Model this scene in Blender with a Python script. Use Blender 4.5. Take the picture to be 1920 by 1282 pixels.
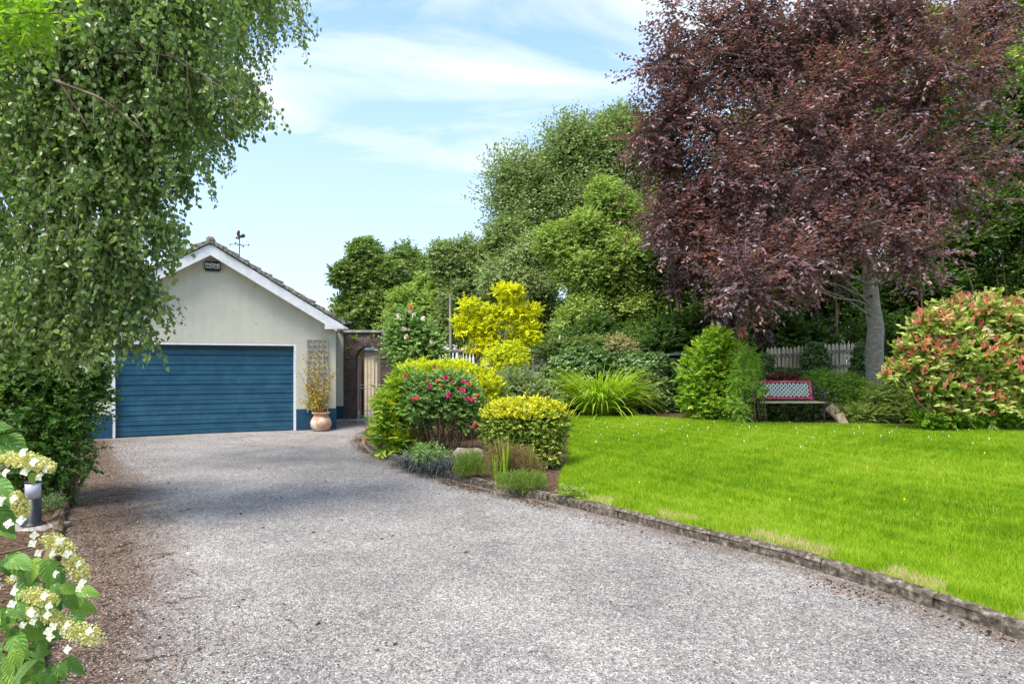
import bpy, math, random
import numpy as np
from mathutils import Vector, Matrix
R = math.radians
sc = bpy.context.scene
for o in list(bpy.data.objects): bpy.data.objects.remove(o, do_unlink=True)
C = sc.collection
F, HY, EYE = 1173.0, 680.0, 1.6          # focal length in photo pixels, horizon row, eye height

# ---------------------------------------------------------------- camera, sky, sun, exposure
cam = bpy.data.cameras.new('camera'); camo = bpy.data.objects.new('camera', cam); C.objects.link(camo)
cam.sensor_width = 36; cam.lens = 36 * F / 1920; cam.shift_y = (HY - 641) / 1920
cam.clip_start = 0.05; cam.clip_end = 3000
camo.location = (0, 0, EYE); camo.rotation_euler = (R(90), 0, 0)
sc.camera = camo
SUN_EL = 60; SUN_DIR = Vector((-0.58, -0.81, 0)).normalized()   # towards the sun, on the ground plane
sc.view_settings.view_transform = 'Standard'; sc.view_settings.look = 'None'
sc.view_settings.gamma = 1; sc.view_settings.exposure = 1.3
w = bpy.data.worlds.new('World'); sc.world = w; w.use_nodes = True
nt = w.node_tree; nt.nodes.clear()
def N(nt, t, **k):
    n = nt.nodes.new(t)
    for a, b in k.items():
        if a.startswith('i_'): n.inputs[a[2:].replace('_', ' ')].default_value = b
        else: setattr(n, a, b)
    return n
def ramp(nt, stops, interp='LINEAR'):
    n = nt.nodes.new('ShaderNodeValToRGB'); e = n.color_ramp.elements; n.color_ramp.interpolation = interp
    while len(e) < len(stops): e.new(0.5)
    for q, (p, c) in zip(e, stops):
        q.position = p; q.color = (c, c, c, 1) if isinstance(c, (int, float)) else (*c, 1)
    return n
out = N(nt, 'ShaderNodeOutputWorld'); bg = N(nt, 'ShaderNodeBackground'); bg.inputs['Strength'].default_value = 0.15
sky = N(nt, 'ShaderNodeTexSky', sky_type='NISHITA', sun_disc=False)
sky.sun_elevation = R(SUN_EL); sky.sun_rotation = math.atan2(SUN_DIR.x, SUN_DIR.y); sky.ozone_density = 1.0
sky.air_density = 1.0; sky.dust_density = 1.2
tc = N(nt, 'ShaderNodeTexCoord'); sep = N(nt, 'ShaderNodeSeparateXYZ')
nt.links.new(tc.outputs['Generated'], sep.inputs[0])
zz = N(nt, 'ShaderNodeMath', operation='ADD'); zz.inputs[1].default_value = 0.12; nt.links.new(sep.outputs['Z'], zz.inputs[0])
dx = N(nt, 'ShaderNodeMath', operation='DIVIDE'); dy = N(nt, 'ShaderNodeMath', operation='DIVIDE')
for n, s in ((dx, 'X'), (dy, 'Y')):
    nt.links.new(sep.outputs[s], n.inputs[0]); nt.links.new(zz.outputs[0], n.inputs[1])
cmb = N(nt, 'ShaderNodeCombineXYZ'); nt.links.new(dx.outputs[0], cmb.inputs[0]); nt.links.new(dy.outputs[0], cmb.inputs[1])
mp = N(nt, 'ShaderNodeMapping'); mp.inputs['Rotation'].default_value = (0, 0, R(60)); mp.inputs['Scale'].default_value = (0.9, 2.0, 1)
mp.inputs['Location'].default_value = (2.3, 1.1, 0)
nt.links.new(cmb.outputs[0], mp.inputs[0])
n1 = N(nt, 'ShaderNodeTexNoise'); n1.inputs['Scale'].default_value = 1.1; n1.inputs['Detail'].default_value = 9; n1.inputs['Roughness'].default_value = 0.55; n1.inputs['Distortion'].default_value = 0.9
nt.links.new(mp.outputs[0], n1.inputs['Vector'])
n2 = N(nt, 'ShaderNodeTexNoise'); n2.inputs['Scale'].default_value = 0.55; n2.inputs['Detail'].default_value = 2
nt.links.new(mp.outputs[0], n2.inputs['Vector'])
mul = N(nt, 'ShaderNodeMath', operation='MULTIPLY'); nt.links.new(n1.outputs[0], mul.inputs[0]); nt.links.new(n2.outputs[0], mul.inputs[1])
cr0 = ramp(nt, [(0.16, 0.0), (0.25, 0.55), (0.34, 0.95)]); nt.links.new(mul.outputs[0], cr0.inputs[0])
zf = ramp(nt, [(0.10, 0.15), (0.30, 1.0)]); nt.links.new(sep.outputs['Z'], zf.inputs[0])
cr = N(nt, 'ShaderNodeMath', operation='MULTIPLY'); nt.links.new(cr0.outputs[0], cr.inputs[0]); nt.links.new(zf.outputs[0], cr.inputs[1])
hz = ramp(nt, [(0.0, 0.60), (0.22, 0.42), (0.5, 0.18)]); nt.links.new(sep.outputs['Z'], hz.inputs[0])
mx = N(nt, 'ShaderNodeMath', operation='MAXIMUM'); nt.links.new(cr.outputs[0], mx.inputs[0]); nt.links.new(hz.outputs[0], mx.inputs[1])
mix = N(nt, 'ShaderNodeMixRGB'); nt.links.new(mx.outputs[0], mix.inputs['Fac'])
gain = N(nt, 'ShaderNodeMixRGB', blend_type='MULTIPLY'); gain.inputs['Fac'].default_value = 1; gz_ = ramp(nt, [(0.0, (.46, .55, .66)), (0.16, (.55, .70, .86)), (0.42, (.66, .92, 1.12))]); nt.links.new(sep.outputs['Z'], gz_.inputs[0]); nt.links.new(gz_.outputs[0], gain.inputs[2])
nt.links.new(sky.outputs[0], gain.inputs[1]); nt.links.new(gain.outputs[0], mix.inputs[1])
mix.inputs[2].default_value = (3.15, 3.3, 3.42, 1)
nt.links.new(mix.outputs[0], bg.inputs[0]); nt.links.new(bg.outputs[0], out.inputs[0])
sl = bpy.data.lights.new('sun', 'SUN'); sl.energy = 2.5; sl.angle = R(24); sl.color = (1, 0.95, 0.87)
so = bpy.data.objects.new('sun', sl); C.objects.link(so)
sd = Vector((SUN_DIR.x * math.cos(R(SUN_EL)), SUN_DIR.y * math.cos(R(SUN_EL)), math.sin(R(SUN_EL))))
so.rotation_euler = sd.to_track_quat('Z', 'Y').to_euler(); so.location = sd * 40
sc.cycles.max_bounces = 8; sc.cycles.transparent_max_bounces = 4; sc.cycles.transmission_bounces = 4; sc.cycles.diffuse_bounces = 4
sc.cycles.sample_clamp_indirect = 6

# ---------------------------------------------------------------- coordinates
def at(px, py, Y): return np.array(((px - 960) / F * Y, Y, EYE - (py - HY) / F * Y))
KERB_PX = [(2100, 1275), (1920, 1200), (1750, 1140), (1600, 1090), (1450, 1045), (1300, 1010), (1150, 970), (1040, 943), (950, 925), (870, 905), (800, 885), (740, 865), (700, 848), (683, 832), (686, 815)]
KERB = [(4.0, -8.0), (3.55, 0.0), (3.3, 2.0)] + [((x - 960) / F * (1.6 * F / (y - HY)), 1.6 * F / (y - HY)) for x, y in KERB_PX] + [(-3.05, 15.6), (-2.6, 16.6)]
def dense(pts, step=0.05, smooth=6):
    P = np.array(pts, float); o = []
    for a, b in zip(P[:-1], P[1:]):
        n = max(1, int(np.linalg.norm(b - a) / step)); o += [a + (b - a) * k / n for k in range(n)]
    o.append(P[-1]); o = np.array(o)
    for _ in range(smooth):
        for _ in range(4): o[1:-1] = (o[:-2] + o[1:-1] * 2 + o[2:]) / 4
    return o
KD = dense(KERB)
def ss(t): t = np.clip(t, 0, 1); return t * t * (3 - 2 * t)
def kdist(x, y):
    x = np.atleast_1d(np.asarray(x, float)); y = np.atleast_1d(np.asarray(y, float)); o = np.full(x.shape, 1e9)
    K = KD[::3]
    for i in range(0, len(x), 20000):
        d = (x[i:i+20000, None] - K[None, :, 0])**2 + (y[i:i+20000, None] - K[None, :, 1])**2
        o[i:i+20000] = np.sqrt(d.min(1))
    return o
def inpoly(x, y, poly):
    x = np.atleast_1d(x); y = np.atleast_1d(y); r = np.zeros(x.shape, bool); n = len(poly)
    for i in range(n):
        x0, y0 = poly[i]; x1, y1 = poly[(i + 1) % n]
        c = ((y0 > y) != (y1 > y)) & (x < (x1 - x0) * (y - y0) / (y1 - y0 + 1e-12) + x0); r ^= c
    return r
ZONE = [tuple(p) for p in KD[::6]] + [(-2.6, 16.6), (-2.6, 34), (30, 34), (30, -8)]
def gza(x, y):
    x = np.atleast_1d(np.asarray(x, float)); y = np.atleast_1d(np.asarray(y, float))
    z = 0.085 + 0.325 * ss(kdist(x, y) / 6.0)
    return np.where(inpoly(x, y, ZONE), z, 0.0)
def gz(x, y): return float(gza([x], [y])[0])
def ong(px, py):
    """ground point seen at a photo pixel"""
    z = 0.0
    for _ in range(12):
        Y = (EYE - z) * F / (py - HY); X = (px - 960) / F * Y; z = 0.5 * z + 0.5 * gz(X, Y)
    return np.array((X, Y, z))

# ---------------------------------------------------------------- materials
MC = {}
def newmat(name):
    m = bpy.data.materials.new(name); m.use_nodes = True; m.node_tree.nodes.clear(); return m, m.node_tree
def principled(nt, rough=0.7, spec=0.3, metal=0.0):
    b = N(nt, 'ShaderNodeBsdfPrincipled'); b.inputs['Roughness'].default_value = rough
    b.inputs['Specular IOR Level'].default_value = spec; b.inputs['Metallic'].default_value = metal
    o = N(nt, 'ShaderNodeOutputMaterial'); nt.links.new(b.outputs[0], o.inputs[0]); return b, o
def mnoise(name, c1, c2, scale=8, detail=6, rough=0.8, spec=0.25, bump=0.2, bscale=None, stretch=(1, 1, 1), c3=None, dist=0.02, metal=0.0, lo=0.35, hi=0.65):
    m, nt = newmat(name); b, o = principled(nt, rough, spec, metal)
    tc = N(nt, 'ShaderNodeTexCoord'); mp = N(nt, 'ShaderNodeMapping'); mp.inputs['Scale'].default_value = stretch
    nt.links.new(tc.outputs['Object'], mp.inputs[0])
    n = N(nt, 'ShaderNodeTexNoise'); n.inputs['Scale'].default_value = scale; n.inputs['Detail'].default_value = detail; n.inputs['Roughness'].default_value = 0.62
    nt.links.new(mp.outputs[0], n.inputs['Vector'])
    st = [(lo, c1), (hi, c2)] if c3 is None else [(lo, c1), ((lo + hi) / 2, c2), (hi, c3)]
    r = ramp(nt, st); nt.links.new(n.outputs[0], r.inputs[0]); nt.links.new(r.outputs[0], b.inputs['Base Color'])
    if bump:
        n2 = N(nt, 'ShaderNodeTexNoise'); n2.inputs['Scale'].default_value = bscale or scale * 4; n2.inputs['Detail'].default_value = 6
        nt.links.new(mp.outputs[0], n2.inputs['Vector'])
        bp = N(nt, 'ShaderNodeBump'); bp.inputs['Strength'].default_value = bump; bp.inputs['Distance'].default_value = dist
        nt.links.new(n2.outputs[0], bp.inputs['Height']); nt.links.new(bp.outputs[0], b.inputs['Normal'])
    return m
def mleaf(name, cols, trans=0.3, rough=0.45, spec=0.4, tgain=1.5):
    m, nt = newmat(name); b = N(nt, 'ShaderNodeBsdfPrincipled'); b.inputs['Roughness'].default_value = rough; b.inputs['Specular IOR Level'].default_value = spec
    o = N(nt, 'ShaderNodeOutputMaterial'); a = N(nt, 'ShaderNodeAttribute', attribute_name='rnd')
    n = len(cols); r = ramp(nt, [(0.12 + 0.76 * i / max(1, n - 1), c) for i, c in enumerate(cols)])
    nt.links.new(a.outputs['Fac'], r.inputs[0]); nt.links.new(r.outputs[0], b.inputs['Base Color'])
    t = N(nt, 'ShaderNodeBsdfTranslucent'); g = N(nt, 'ShaderNodeMixRGB', blend_type='MULTIPLY'); g.inputs['Fac'].default_value = 1
    g.inputs[2].default_value = (tgain, tgain * 1.05, tgain * 0.6, 1); nt.links.new(r.outputs[0], g.inputs[1]); nt.links.new(g.outputs[0], t.inputs[0])
    s = N(nt, 'ShaderNodeMixShader'); s.inputs[0].default_value = trans
    nt.links.new(b.outputs[0], s.inputs[1]); nt.links.new(t.outputs[0], s.inputs[2]); nt.links.new(s.outputs[0], o.inputs[0])
    return m

# ---------------------------------------------------------------- mesh helpers
def link(name, me, mat, parent=None, smooth=False):
    o = bpy.data.objects.new(name, me); C.objects.link(o)
    if mat is not None: me.materials.append(mat)
    if smooth: me.polygons.foreach_set('use_smooth', [True] * len(me.polygons))
    if parent is not None:
        o.parent = parent; o.matrix_parent_inverse = parent.matrix_basis.inverted()
    return o
def npmesh(name, V, faces, mat, parent=None, rnd=None, smooth=False):
    """faces: list of (n,k) int arrays"""
    me = bpy.data.meshes.new(name); V = np.asarray(V, np.float32)
    me.vertices.add(len(V)); me.vertices.foreach_set('co', V.ravel())
    loops = np.concatenate([f.ravel() for f in faces]); tot = np.concatenate([np.full(len(f), f.shape[1]) for f in faces])
    st = np.concatenate([[0], np.cumsum(tot)[:-1]])
    me.loops.add(len(loops)); me.loops.foreach_set('vertex_index', loops.astype(np.int32))
    me.polygons.add(len(tot)); me.polygons.foreach_set('loop_start', st.astype(np.int32)); me.polygons.foreach_set('loop_total', tot.astype(np.int32))
    if rnd is not None:
        a = me.attributes.new('rnd', 'FLOAT', 'POINT'); a.data.foreach_set('value', np.asarray(rnd, np.float32))
    me.update(calc_edges=True)
    return link(name, me, mat, parent, smooth)
def tag(o, label=None, cat=None, group=None, kind=None):
    for k, v in (('label', label), ('category', cat), ('group', group), ('kind', kind)):
        if v: o[k] = v
    return o
def thing(name, label, cat, loc=(0, 0, 0), rz=0, group=None):
    o = bpy.data.objects.new(name, None); C.objects.link(o); o.location = [float(q) for q in loc]; o.rotation_euler = (0, 0, rz); o.empty_display_size = 0.2
    bpy.context.view_layer.update()
    return tag(o, label, cat, group)
class MB:
    def __init__(s): s.v = []; s.f = []
    def add(s, v, f, M=None):
        k = len(s.v)
        for p in v:
            p = Vector([float(q) for q in p]); s.v.append((M @ p) if M else p)
        s.f += [tuple(i + k for i in q) for q in f]; return s
    def box(s, x0, x1, y0, y1, z0, z1, M=None, b=0.0):
        if b <= 0:
            v = [(x, y, z) for z in (z0, z1) for x, y in ((x0, y0), (x1, y0), (x1, y1), (x0, y1))]
            return s.add(v, [(3, 2, 1, 0), (4, 5, 6, 7), (0, 1, 5, 4), (1, 2, 6, 5), (2, 3, 7, 6), (3, 0, 4, 7)], M)
        v = []; f = []
        rings = [(z0, b), (z0 + b, 0), (z1 - b, 0), (z1, b)]
        for z, i in rings:
            v += [(x0 + i + (b if 0 else 0), y0 + i, z), (x1 - i, y0 + i, z), (x1 - i, y1 - i, z), (x0 + i, y1 - i, z)]
        f.append((3, 2, 1, 0)); f.append((12, 13, 14, 15))
        for r in range(3):
            for k in range(4): f.append((r*4+k, r*4+(k+1) % 4, r*4+4+(k+1) % 4, r*4+4+k))
        return s.add(v, f, M)
    def tube(s, pts, rad, n=8, M=None):
        P = [Vector([float(q) for q in p]) for p in pts]; m = len(P)
        if not hasattr(rad, '__len__'): rad = [rad] * m
        v = []; f = []; prev = None
        for i, p in enumerate(P):
            d = (P[min(i+1, m-1)] - P[max(i-1, 0)])
            d = d.normalized() if d.length > 1e-9 else Vector((0, 0, 1))
            if prev is None: a = d.orthogonal().normalized()
            else:
                a = prev - d * prev.dot(d); a = a.normalized() if a.length > 1e-6 else d.orthogonal().normalized()
            prev = a; b = d.cross(a)
            for k in range(n):
                t = 2 * math.pi * k / n; v.append(p + (a * math.cos(t) + b * math.sin(t)) * float(rad[i]))
        for i in range(m - 1):
            for k in range(n): f.append((i*n+k, i*n+(k+1) % n, (i+1)*n+(k+1) % n, (i+1)*n+k))
        f.append(tuple(range(n-1, -1, -1))); f.append(tuple((m-1)*n + k for k in range(n)))
        return s.add(v, f, M)
    def lathe(s, prof, n=24, M=None):
        v = []; f = []
        for r, z in prof:
            for k in range(n): t = 2*math.pi*k/n; v.append((r*math.cos(t), r*math.sin(t), z))
        for i in range(len(prof)-1):
            for k in range(n): f.append((i*n+k, i*n+(k+1) % n, (i+1)*n+(k+1) % n, (i+1)*n+k))
        f.append(tuple(range(n-1, -1, -1))); f.append(tuple((len(prof)-1)*n+k for k in range(n)))
        return s.add(v, f, M)
    def prism(s, poly, y0, y1, M=None):
        """polygon in x,z extruded along y (counter-clockwise seen from -y)"""
        n = len(poly); v = [(x, y0, z) for x, z in poly] + [(x, y1, z) for x, z in poly]
        f = [tuple(range(n)), tuple(range(2*n-1, n-1, -1))] + [(i, n+i, n+(i+1) % n, (i+1) % n) for i in range(n)]
        return s.add(v, f, M)
    def build(s, name, mat, parent=None, smooth=False, local=False):
        me = bpy.data.meshes.new(name); me.from_pydata([tuple(p) for p in s.v], [], s.f); me.update()
        o = link(name, me, mat, None, smooth)
        if parent is not None:
            o.parent = parent
            if not local: o.matrix_parent_inverse = parent.matrix_world.inverted()
        return o
def unit(a): return a / (np.linalg.norm(a, axis=-1, keepdims=True) + 1e-9)
KITE = 0; OVAL = 1; LONG = 2
def leaves(name, P, D, Nn, L, Wd, mat, parent, rnd, shape=OVAL):
    n = len(P); D = unit(D); S = unit(np.cross(Nn, D)); U = np.cross(D, S)
    L = np.broadcast_to(np.asarray(L, float).reshape(-1, 1), (n, 1)); Wd = np.broadcast_to(np.asarray(Wd, float).reshape(-1, 1), (n, 1))
    def pt(t, s, u): return P + D * (L * t) + S * (Wd * s) + U * (Wd * u)
    if shape == KITE:
        V = np.stack([pt(0, 0, 0), pt(.45, .5, .12), pt(1, 0, -.15), pt(.45, -.5, .12)], 1); idx = [[0, 1, 2], [0, 2, 3]]
    elif shape == OVAL:
        V = np.stack([pt(0, 0, 0), pt(.25, .42, .12), pt(.68, .36, .05), pt(1, 0, -.25), pt(.68, -.36, .05), pt(.25, -.42, .12)], 1); idx = [[0, 1, 2, 3], [0, 3, 4, 5]]
    else:
        V = np.stack([pt(0, 0, 0), pt(.3, .5, .1), pt(.65, .42, .0), pt(1, 0, -.6), pt(.65, -.42, .0), pt(.3, -.5, .1), pt(.35, 0, -.05), pt(.68, 0, -.15)], 1)
        idx = [[0, 1, 6], [0, 6, 5], [1, 2, 7, 6], [6, 7, 4, 5], [2, 3, 7], [7, 3, 4]]
    k = V.shape[1]; V = V.reshape(-1, 3); base = (np.arange(n) * k)[:, None]
    by = {}
    for f in idx: by.setdefault(len(f), []).append(base + np.array(f)[None])
    return npmesh(name, V, [np.concatenate(v) for v in by.values()], mat, parent, np.repeat(np.clip(rnd, 0, 1), k))
def wob(p, s=1.0, seed=0.0):
    x, y, z = p[..., 0] * s + seed, p[..., 1] * s - seed, p[..., 2] * s + 2 * seed
    return (np.sin(1.7*x + 2.1*np.sin(1.3*z + y)) + np.sin(2.3*y + 1.9*np.sin(1.1*x + 0.7*z)) + np.sin(1.9*z + 2.3*np.sin(0.9*y + 1.7*x))) / 3
def lobes_px(L, Y, depth=1.0, mind=0.25):
    o = []
    for q in L:
        yy = Y + (q[4] if len(q) > 4 else 0); c = at(q[0], q[1], yy); rx = q[2] / F * yy; rz = q[3] / F * yy
        o.append((*c, rx, max(mind, depth * (rx + rz) / 2), rz))
    return np.array(o)
def sprays(rng, lobes, n, per, tl, outw=1.0, up=0.0, droop=0.0, spread=0.5, shell=0.5, hole=-2, hs=1.0, hang=0.0, sag=0.0, nup=0.8, nout=0.5, njit=0.5, ldir=0.6, ljit=0.7, mincz=None):
    w = (lobes[:, 3] * lobes[:, 5] + lobes[:, 4] * lobes[:, 5]) ** 1.0; w = w / w.sum()
    P0 = []; U0 = []; I0 = []; cnt = 0
    while cnt < n:
        m = n; i = rng.choice(len(lobes), m, p=w); u = unit(rng.normal(size=(m, 3)))
        r = (shell + (1 - shell) * rng.random((m, 1))) * (1 + 0.12 * rng.normal(size=(m, 1)))
        p = lobes[i, :3] + u * r * lobes[i, 3:6]
        k = wob(p, hs, 3.1) > hole
        k &= p[:, 2] > (gza(p[:, 0], p[:, 1]) + 0.02 if mincz is None else mincz)
        P0.append(p[k]); I0.append(i[k]); U0.append(unit(u[k] / lobes[i, 3:6][k] * lobes[i, 3:6][k].mean(1, keepdims=True))); cnt += int(k.sum())
        if len(P0) > 12: break
    P = np.concatenate(P0)[:n]; U = np.concatenate(U0)[:n]; LI = np.concatenate(I0)[:n]; n = len(P); Z = np.array((0, 0, 1.0))
    T = unit(U * outw + Z * (up - droop) + spread * rng.normal(size=(n, 3)))
    t = np.linspace(0.05, 1, per)[None, :, None] + rng.normal(size=(n, per, 1)) * 0.3 / per
    pos = P[:, None] + T[:, None] * t * tl - Z * sag * t * t
    side = unit(np.cross(T, Z + 0.01))[:, None] * np.where(np.arange(per) % 2, 1, -1)[None, :, None]
    D = unit(T[:, None] * ldir + side * ljit + 0.35 * ljit * rng.normal(size=(n, per, 3)) - Z * hang)
    Nn = Z * nup + U[:, None] * nout + njit * rng.normal(size=(n, per, 3))
    cl = np.clip(0.5 + 0.22 * rng.normal(size=(n, 1)) + 0.15 * wob(P, 1.3, 7.7)[:, None], 0, 1)
    rn = 0.6 * cl + 0.4 * rng.random((n, per))
    return dict(P=pos.reshape(-1, 3), D=D.reshape(-1, 3), N=Nn.reshape(-1, 3), r=rn.ravel(), s=P, li=LI, T=T, e=P + T * tl - Z * sag)
def sublobes(rng, lob, k, size=(.3, .5), flat=.7, reach=.8, keep=.65):
    o = []
    for q in lob:
        b = q.copy(); b[3:6] *= keep; o.append(b)
        for _ in range(k):
            u_ = unit(rng.normal(size=3)); s = rng.uniform(*size); c = q[:3] + u_ * reach * q[3:6] * rng.uniform(.75, 1.1)
            rm = (q[3] + q[4]) / 2; o.append(np.array((*c, s * q[3] * 1.05 + .02, s * q[4] + .02, s * flat * (q[5] * .5 + rm * .5) + .02)))
    return np.array(o)
def plumes(rng, lob, k, ln, r0=.42, r1=.14, up=.1):
    o = []; c0 = (lob[:, :3] * (lob[:, 3:4] * lob[:, 5:6])).sum(0) / (lob[:, 3] * lob[:, 5]).sum(); ok = [q for q in lob if q[2] > np.percentile(lob[:, 2], 40)]
    for _ in range(k):
        q = ok[rng.integers(len(ok))]; d = unit(q[:3] - c0 + rng.normal(size=3) * .6 * q[3] + np.array((0, 0, up * q[5]))); p = q[:3] + d * q[3:6] * .75
        L = ln * rng.uniform(.5, 1.2); m = 5
        for j in range(m):
            t = j / (m - 1); pp = p + d * L * t - np.array((0, 0, .25 * L * t * t)); s = r0 + (r1 - r0) * t; o.append(np.array((*pp, s, s, s * .6)))
    return np.array(o)
def put(name, sp, L, Wd, mat, parent, rng, shape=OVAL, var=0.35):
    n = len(sp['P']); k = 1 - var / 2 + var * rng.random(n)
    return leaves(name, sp['P'], sp['D'], sp['N'], L * k, Wd * k, mat, parent, sp['r'], shape)
def limb(mb, a, b, r0, r1, rng, n=7, wig=0.06, up=0.25, sides=6):
    a = np.array(a, float); b = np.array(b, float); L = np.linalg.norm(b - a)
    pts = []
    off = rng.normal(size=3) * wig * L
    for k in range(n):
        t = k / (n - 1); p = a + (b - a) * t + off * math.sin(math.pi * t) + rng.normal(size=3) * wig * 0.25 * L * math.sin(math.pi * t)
        p[2] += up * L * math.sin(math.pi * t) * 0.5; pts.append(p)
    mb.tube(pts, [r0 + (r1 - r0) * k / (n - 1) for k in range(n)], sides); return pts
# ================================================================ THE SETTING
M = {}
def gravel_mat():
    m, nt = newmat('gravel_chippings'); b, o = principled(nt, 0.9, 0.2)
    tc = N(nt, 'ShaderNodeTexCoord'); att = N(nt, 'ShaderNodeAttribute', attribute_name='rnd')
    v = N(nt, 'ShaderNodeTexVoronoi'); v.inputs['Scale'].default_value = 115; nt.links.new(tc.outputs['Object'], v.inputs['Vector'])
    v2 = N(nt, 'ShaderNodeTexVoronoi'); v2.inputs['Scale'].default_value = 42; nt.links.new(tc.outputs['Object'], v2.inputs['Vector'])
    s = N(nt, 'ShaderNodeSeparateColor'); nt.links.new(v.outputs['Color'], s.inputs[0])
    r = ramp(nt, [(0.0, (.12, .108, .10)), (0.3, (.24, .221, .209)), (0.65, (.325, .30, .284)), (0.9, (.42, .39, .37)), (1.0, (.60, .565, .54))]); nt.links.new(s.outputs[0], r.inputs[0])
    s2 = N(nt, 'ShaderNodeSeparateColor'); nt.links.new(v2.outputs['Color'], s2.inputs[0])
    r2 = ramp(nt, [(0.0, 0.72), (1.0, 1.18)]); nt.links.new(s2.outputs[1], r2.inputs[0])
    n = N(nt, 'ShaderNodeTexNoise'); n.inputs['Scale'].default_value = 1.6; n.inputs['Detail'].default_value = 9; n.inputs['Roughness'].default_value = 0.65; nt.links.new(tc.outputs['Object'], n.inputs['Vector'])
    rn = ramp(nt, [(0.3, (.76, .75, .755)), (0.7, (1.14, 1.13, 1.10))]); nt.links.new(n.outputs[0], rn.inputs[0])
    m1 = N(nt, 'ShaderNodeMixRGB', blend_type='MULTIPLY'); m1.inputs[0].default_value = 1; nt.links.new(r.outputs[0], m1.inputs[1]); nt.links.new(r2.outputs[0], m1.inputs[2])
    nw = N(nt, 'ShaderNodeTexNoise'); nw.inputs['Scale'].default_value = .45; nw.inputs['Detail'].default_value = 5; nt.links.new(tc.outputs['Object'], nw.inputs['Vector']); rw_ = ramp(nt, [(.35, (.84, .83, .82)), (.62, (1.08, 1.08, 1.07))]); nt.links.new(nw.outputs[0], rw_.inputs[0])
    m0 = N(nt, 'ShaderNodeMixRGB', blend_type='MULTIPLY'); m0.inputs[0].default_value = 1; nt.links.new(m1.outputs[0], m0.inputs[1]); nt.links.new(rw_.outputs[0], m0.inputs[2]); m1 = m0
    m2 = N(nt, 'ShaderNodeMixRGB', blend_type='MULTIPLY'); m2.inputs[0].default_value = 1; nt.links.new(m1.outputs[0], m2.inputs[1]); nt.links.new(rn.outputs[0], m2.inputs[2])
    # trodden soil and leaf dust at the edges
    n3 = N(nt, 'ShaderNodeTexNoise'); n3.inputs['Scale'].default_value = 5; n3.inputs['Detail'].default_value = 9; n3.inputs['Roughness'].default_value = 0.75; nt.links.new(tc.outputs['Object'], n3.inputs['Vector'])
    ad = N(nt, 'ShaderNodeMath', operation='ADD'); nt.links.new(att.outputs['Fac'], ad.inputs[0]); nt.links.new(n3.outputs[0], ad.inputs[1])
    rd = ramp(nt, [(0.62, 0), (1.05, 0.9)]); nt.links.new(ad.outputs[0], rd.inputs[0])
    rb = ramp(nt, [(0.0, (.03, .02, .015)), (0.5, (.10, .065, .045)), (0.85, (.2, .14, .10)), (1, (.4, .28, .2))]); nt.links.new(s.outputs[1], rb.inputs[0])
    m3 = N(nt, 'ShaderNodeMixRGB'); nt.links.new(rd.outputs[0], m3.inputs[0]); nt.links.new(m2.outputs[0], m3.inputs[1]); nt.links.new(rb.outputs[0], m3.inputs[2])
    nt.links.new(m3.outputs[0], b.inputs['Base Color'])
    bp = N(nt, 'ShaderNodeBump'); bp.inputs['Strength'].default_value = 0.75; bp.inputs['Distance'].default_value = 0.008; bp.invert = True
    nt.links.new(v.outputs['Distance'], bp.inputs['Height']); nt.links.new(bp.outputs[0], b.inputs['Normal'])
    return m
M['gravel'] = gravel_mat()
M['soil'] = mnoise('dark_soil', (.035, .022, .015), (.11, .07, .045), 22, 8, 0.95, 0.1, 0.8, 60, c3=(.2, .12, .08), dist=0.03)
M['field'] = mnoise('field_grass', (.05, .09, .02), (.10, .16, .03), 0.6, 6, 0.9, 0.1, 0.2)
M['turf'] = mnoise('turf', (.09, .17, .006), (.15, .26, .008), 3.0, 8, 0.9, 0.1, 0.5, 80, c3=(.2, .31, .02), dist=0.02)
M['stone'] = mnoise('kerb_stone', (.05, .038, .028), (.13, .105, .082), 23, 11, 0.92, 0.15, .7, 60, c3=(.34, .29, .23), dist=0.01, lo=.36, hi=.70)
# far ground
n = 24; gx = np.concatenate([-np.geomspace(1500, 15, n), [0], np.geomspace(15, 1500, n)])
X, Y = np.meshgrid(gx, gx); V = np.stack([X.ravel(), Y.ravel(), np.full(X.size, -0.06)], 1)
def gridfaces(nx, ny):
    i, j = np.meshgrid(np.arange(nx - 1), np.arange(ny - 1)); a = (j * nx + i).ravel()
    return np.stack([a, a + 1, a + nx + 1, a + nx], 1)
tag(npmesh('ground', V, [gridfaces(len(gx), len(gx))], M['field']), kind='structure')
LEFT_PX = [(-60, 1500), (75, 1282), (98, 1100), (118, 985), (140, 925), (165, 885), (180, 850), (176, 826)]
LEFT = [((x - 960) / F * (1.6 * F / (y - HY)), 1.6 * F / (y - HY)) for x, y in LEFT_PX]
LD = dense([(-2.0, -6)] + LEFT)
# driveway with an edge-dirt attribute
xs = np.arange(-13, 5.01, 0.1); ys = np.arange(-7, 17.4, 0.1); X, Y = np.meshgrid(xs, ys)
dl = np.full(X.size, 9.0); K = LD[::3]; xf, yf = X.ravel(), Y.ravel()
for i in range(0, X.size, 20000): dl[i:i+20000] = np.sqrt(((xf[i:i+20000, None] - K[None, :, 0])**2 + (yf[i:i+20000, None] - K[None, :, 1])**2).min(1))
wid = 0.75 + 0.5 * ss((yf - 3) / 3) * (1 - ss((yf - 7.5) / 2.5)) - 0.35 * ss((yf - 9) / 2)
dirt = np.clip(1 - dl / wid, 0, 1) * 0.85 + 0.42 * np.clip(1 - kdist(xf, yf) / 0.45, 0, 1)
tag(npmesh('driveway', np.stack([xf, yf, 0.006 * wob(np.stack([xf, yf, yf * 0], 1), 0.8)], 1), [gridfaces(len(xs), len(ys))], M['gravel'], rnd=dirt), kind='structure')
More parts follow.
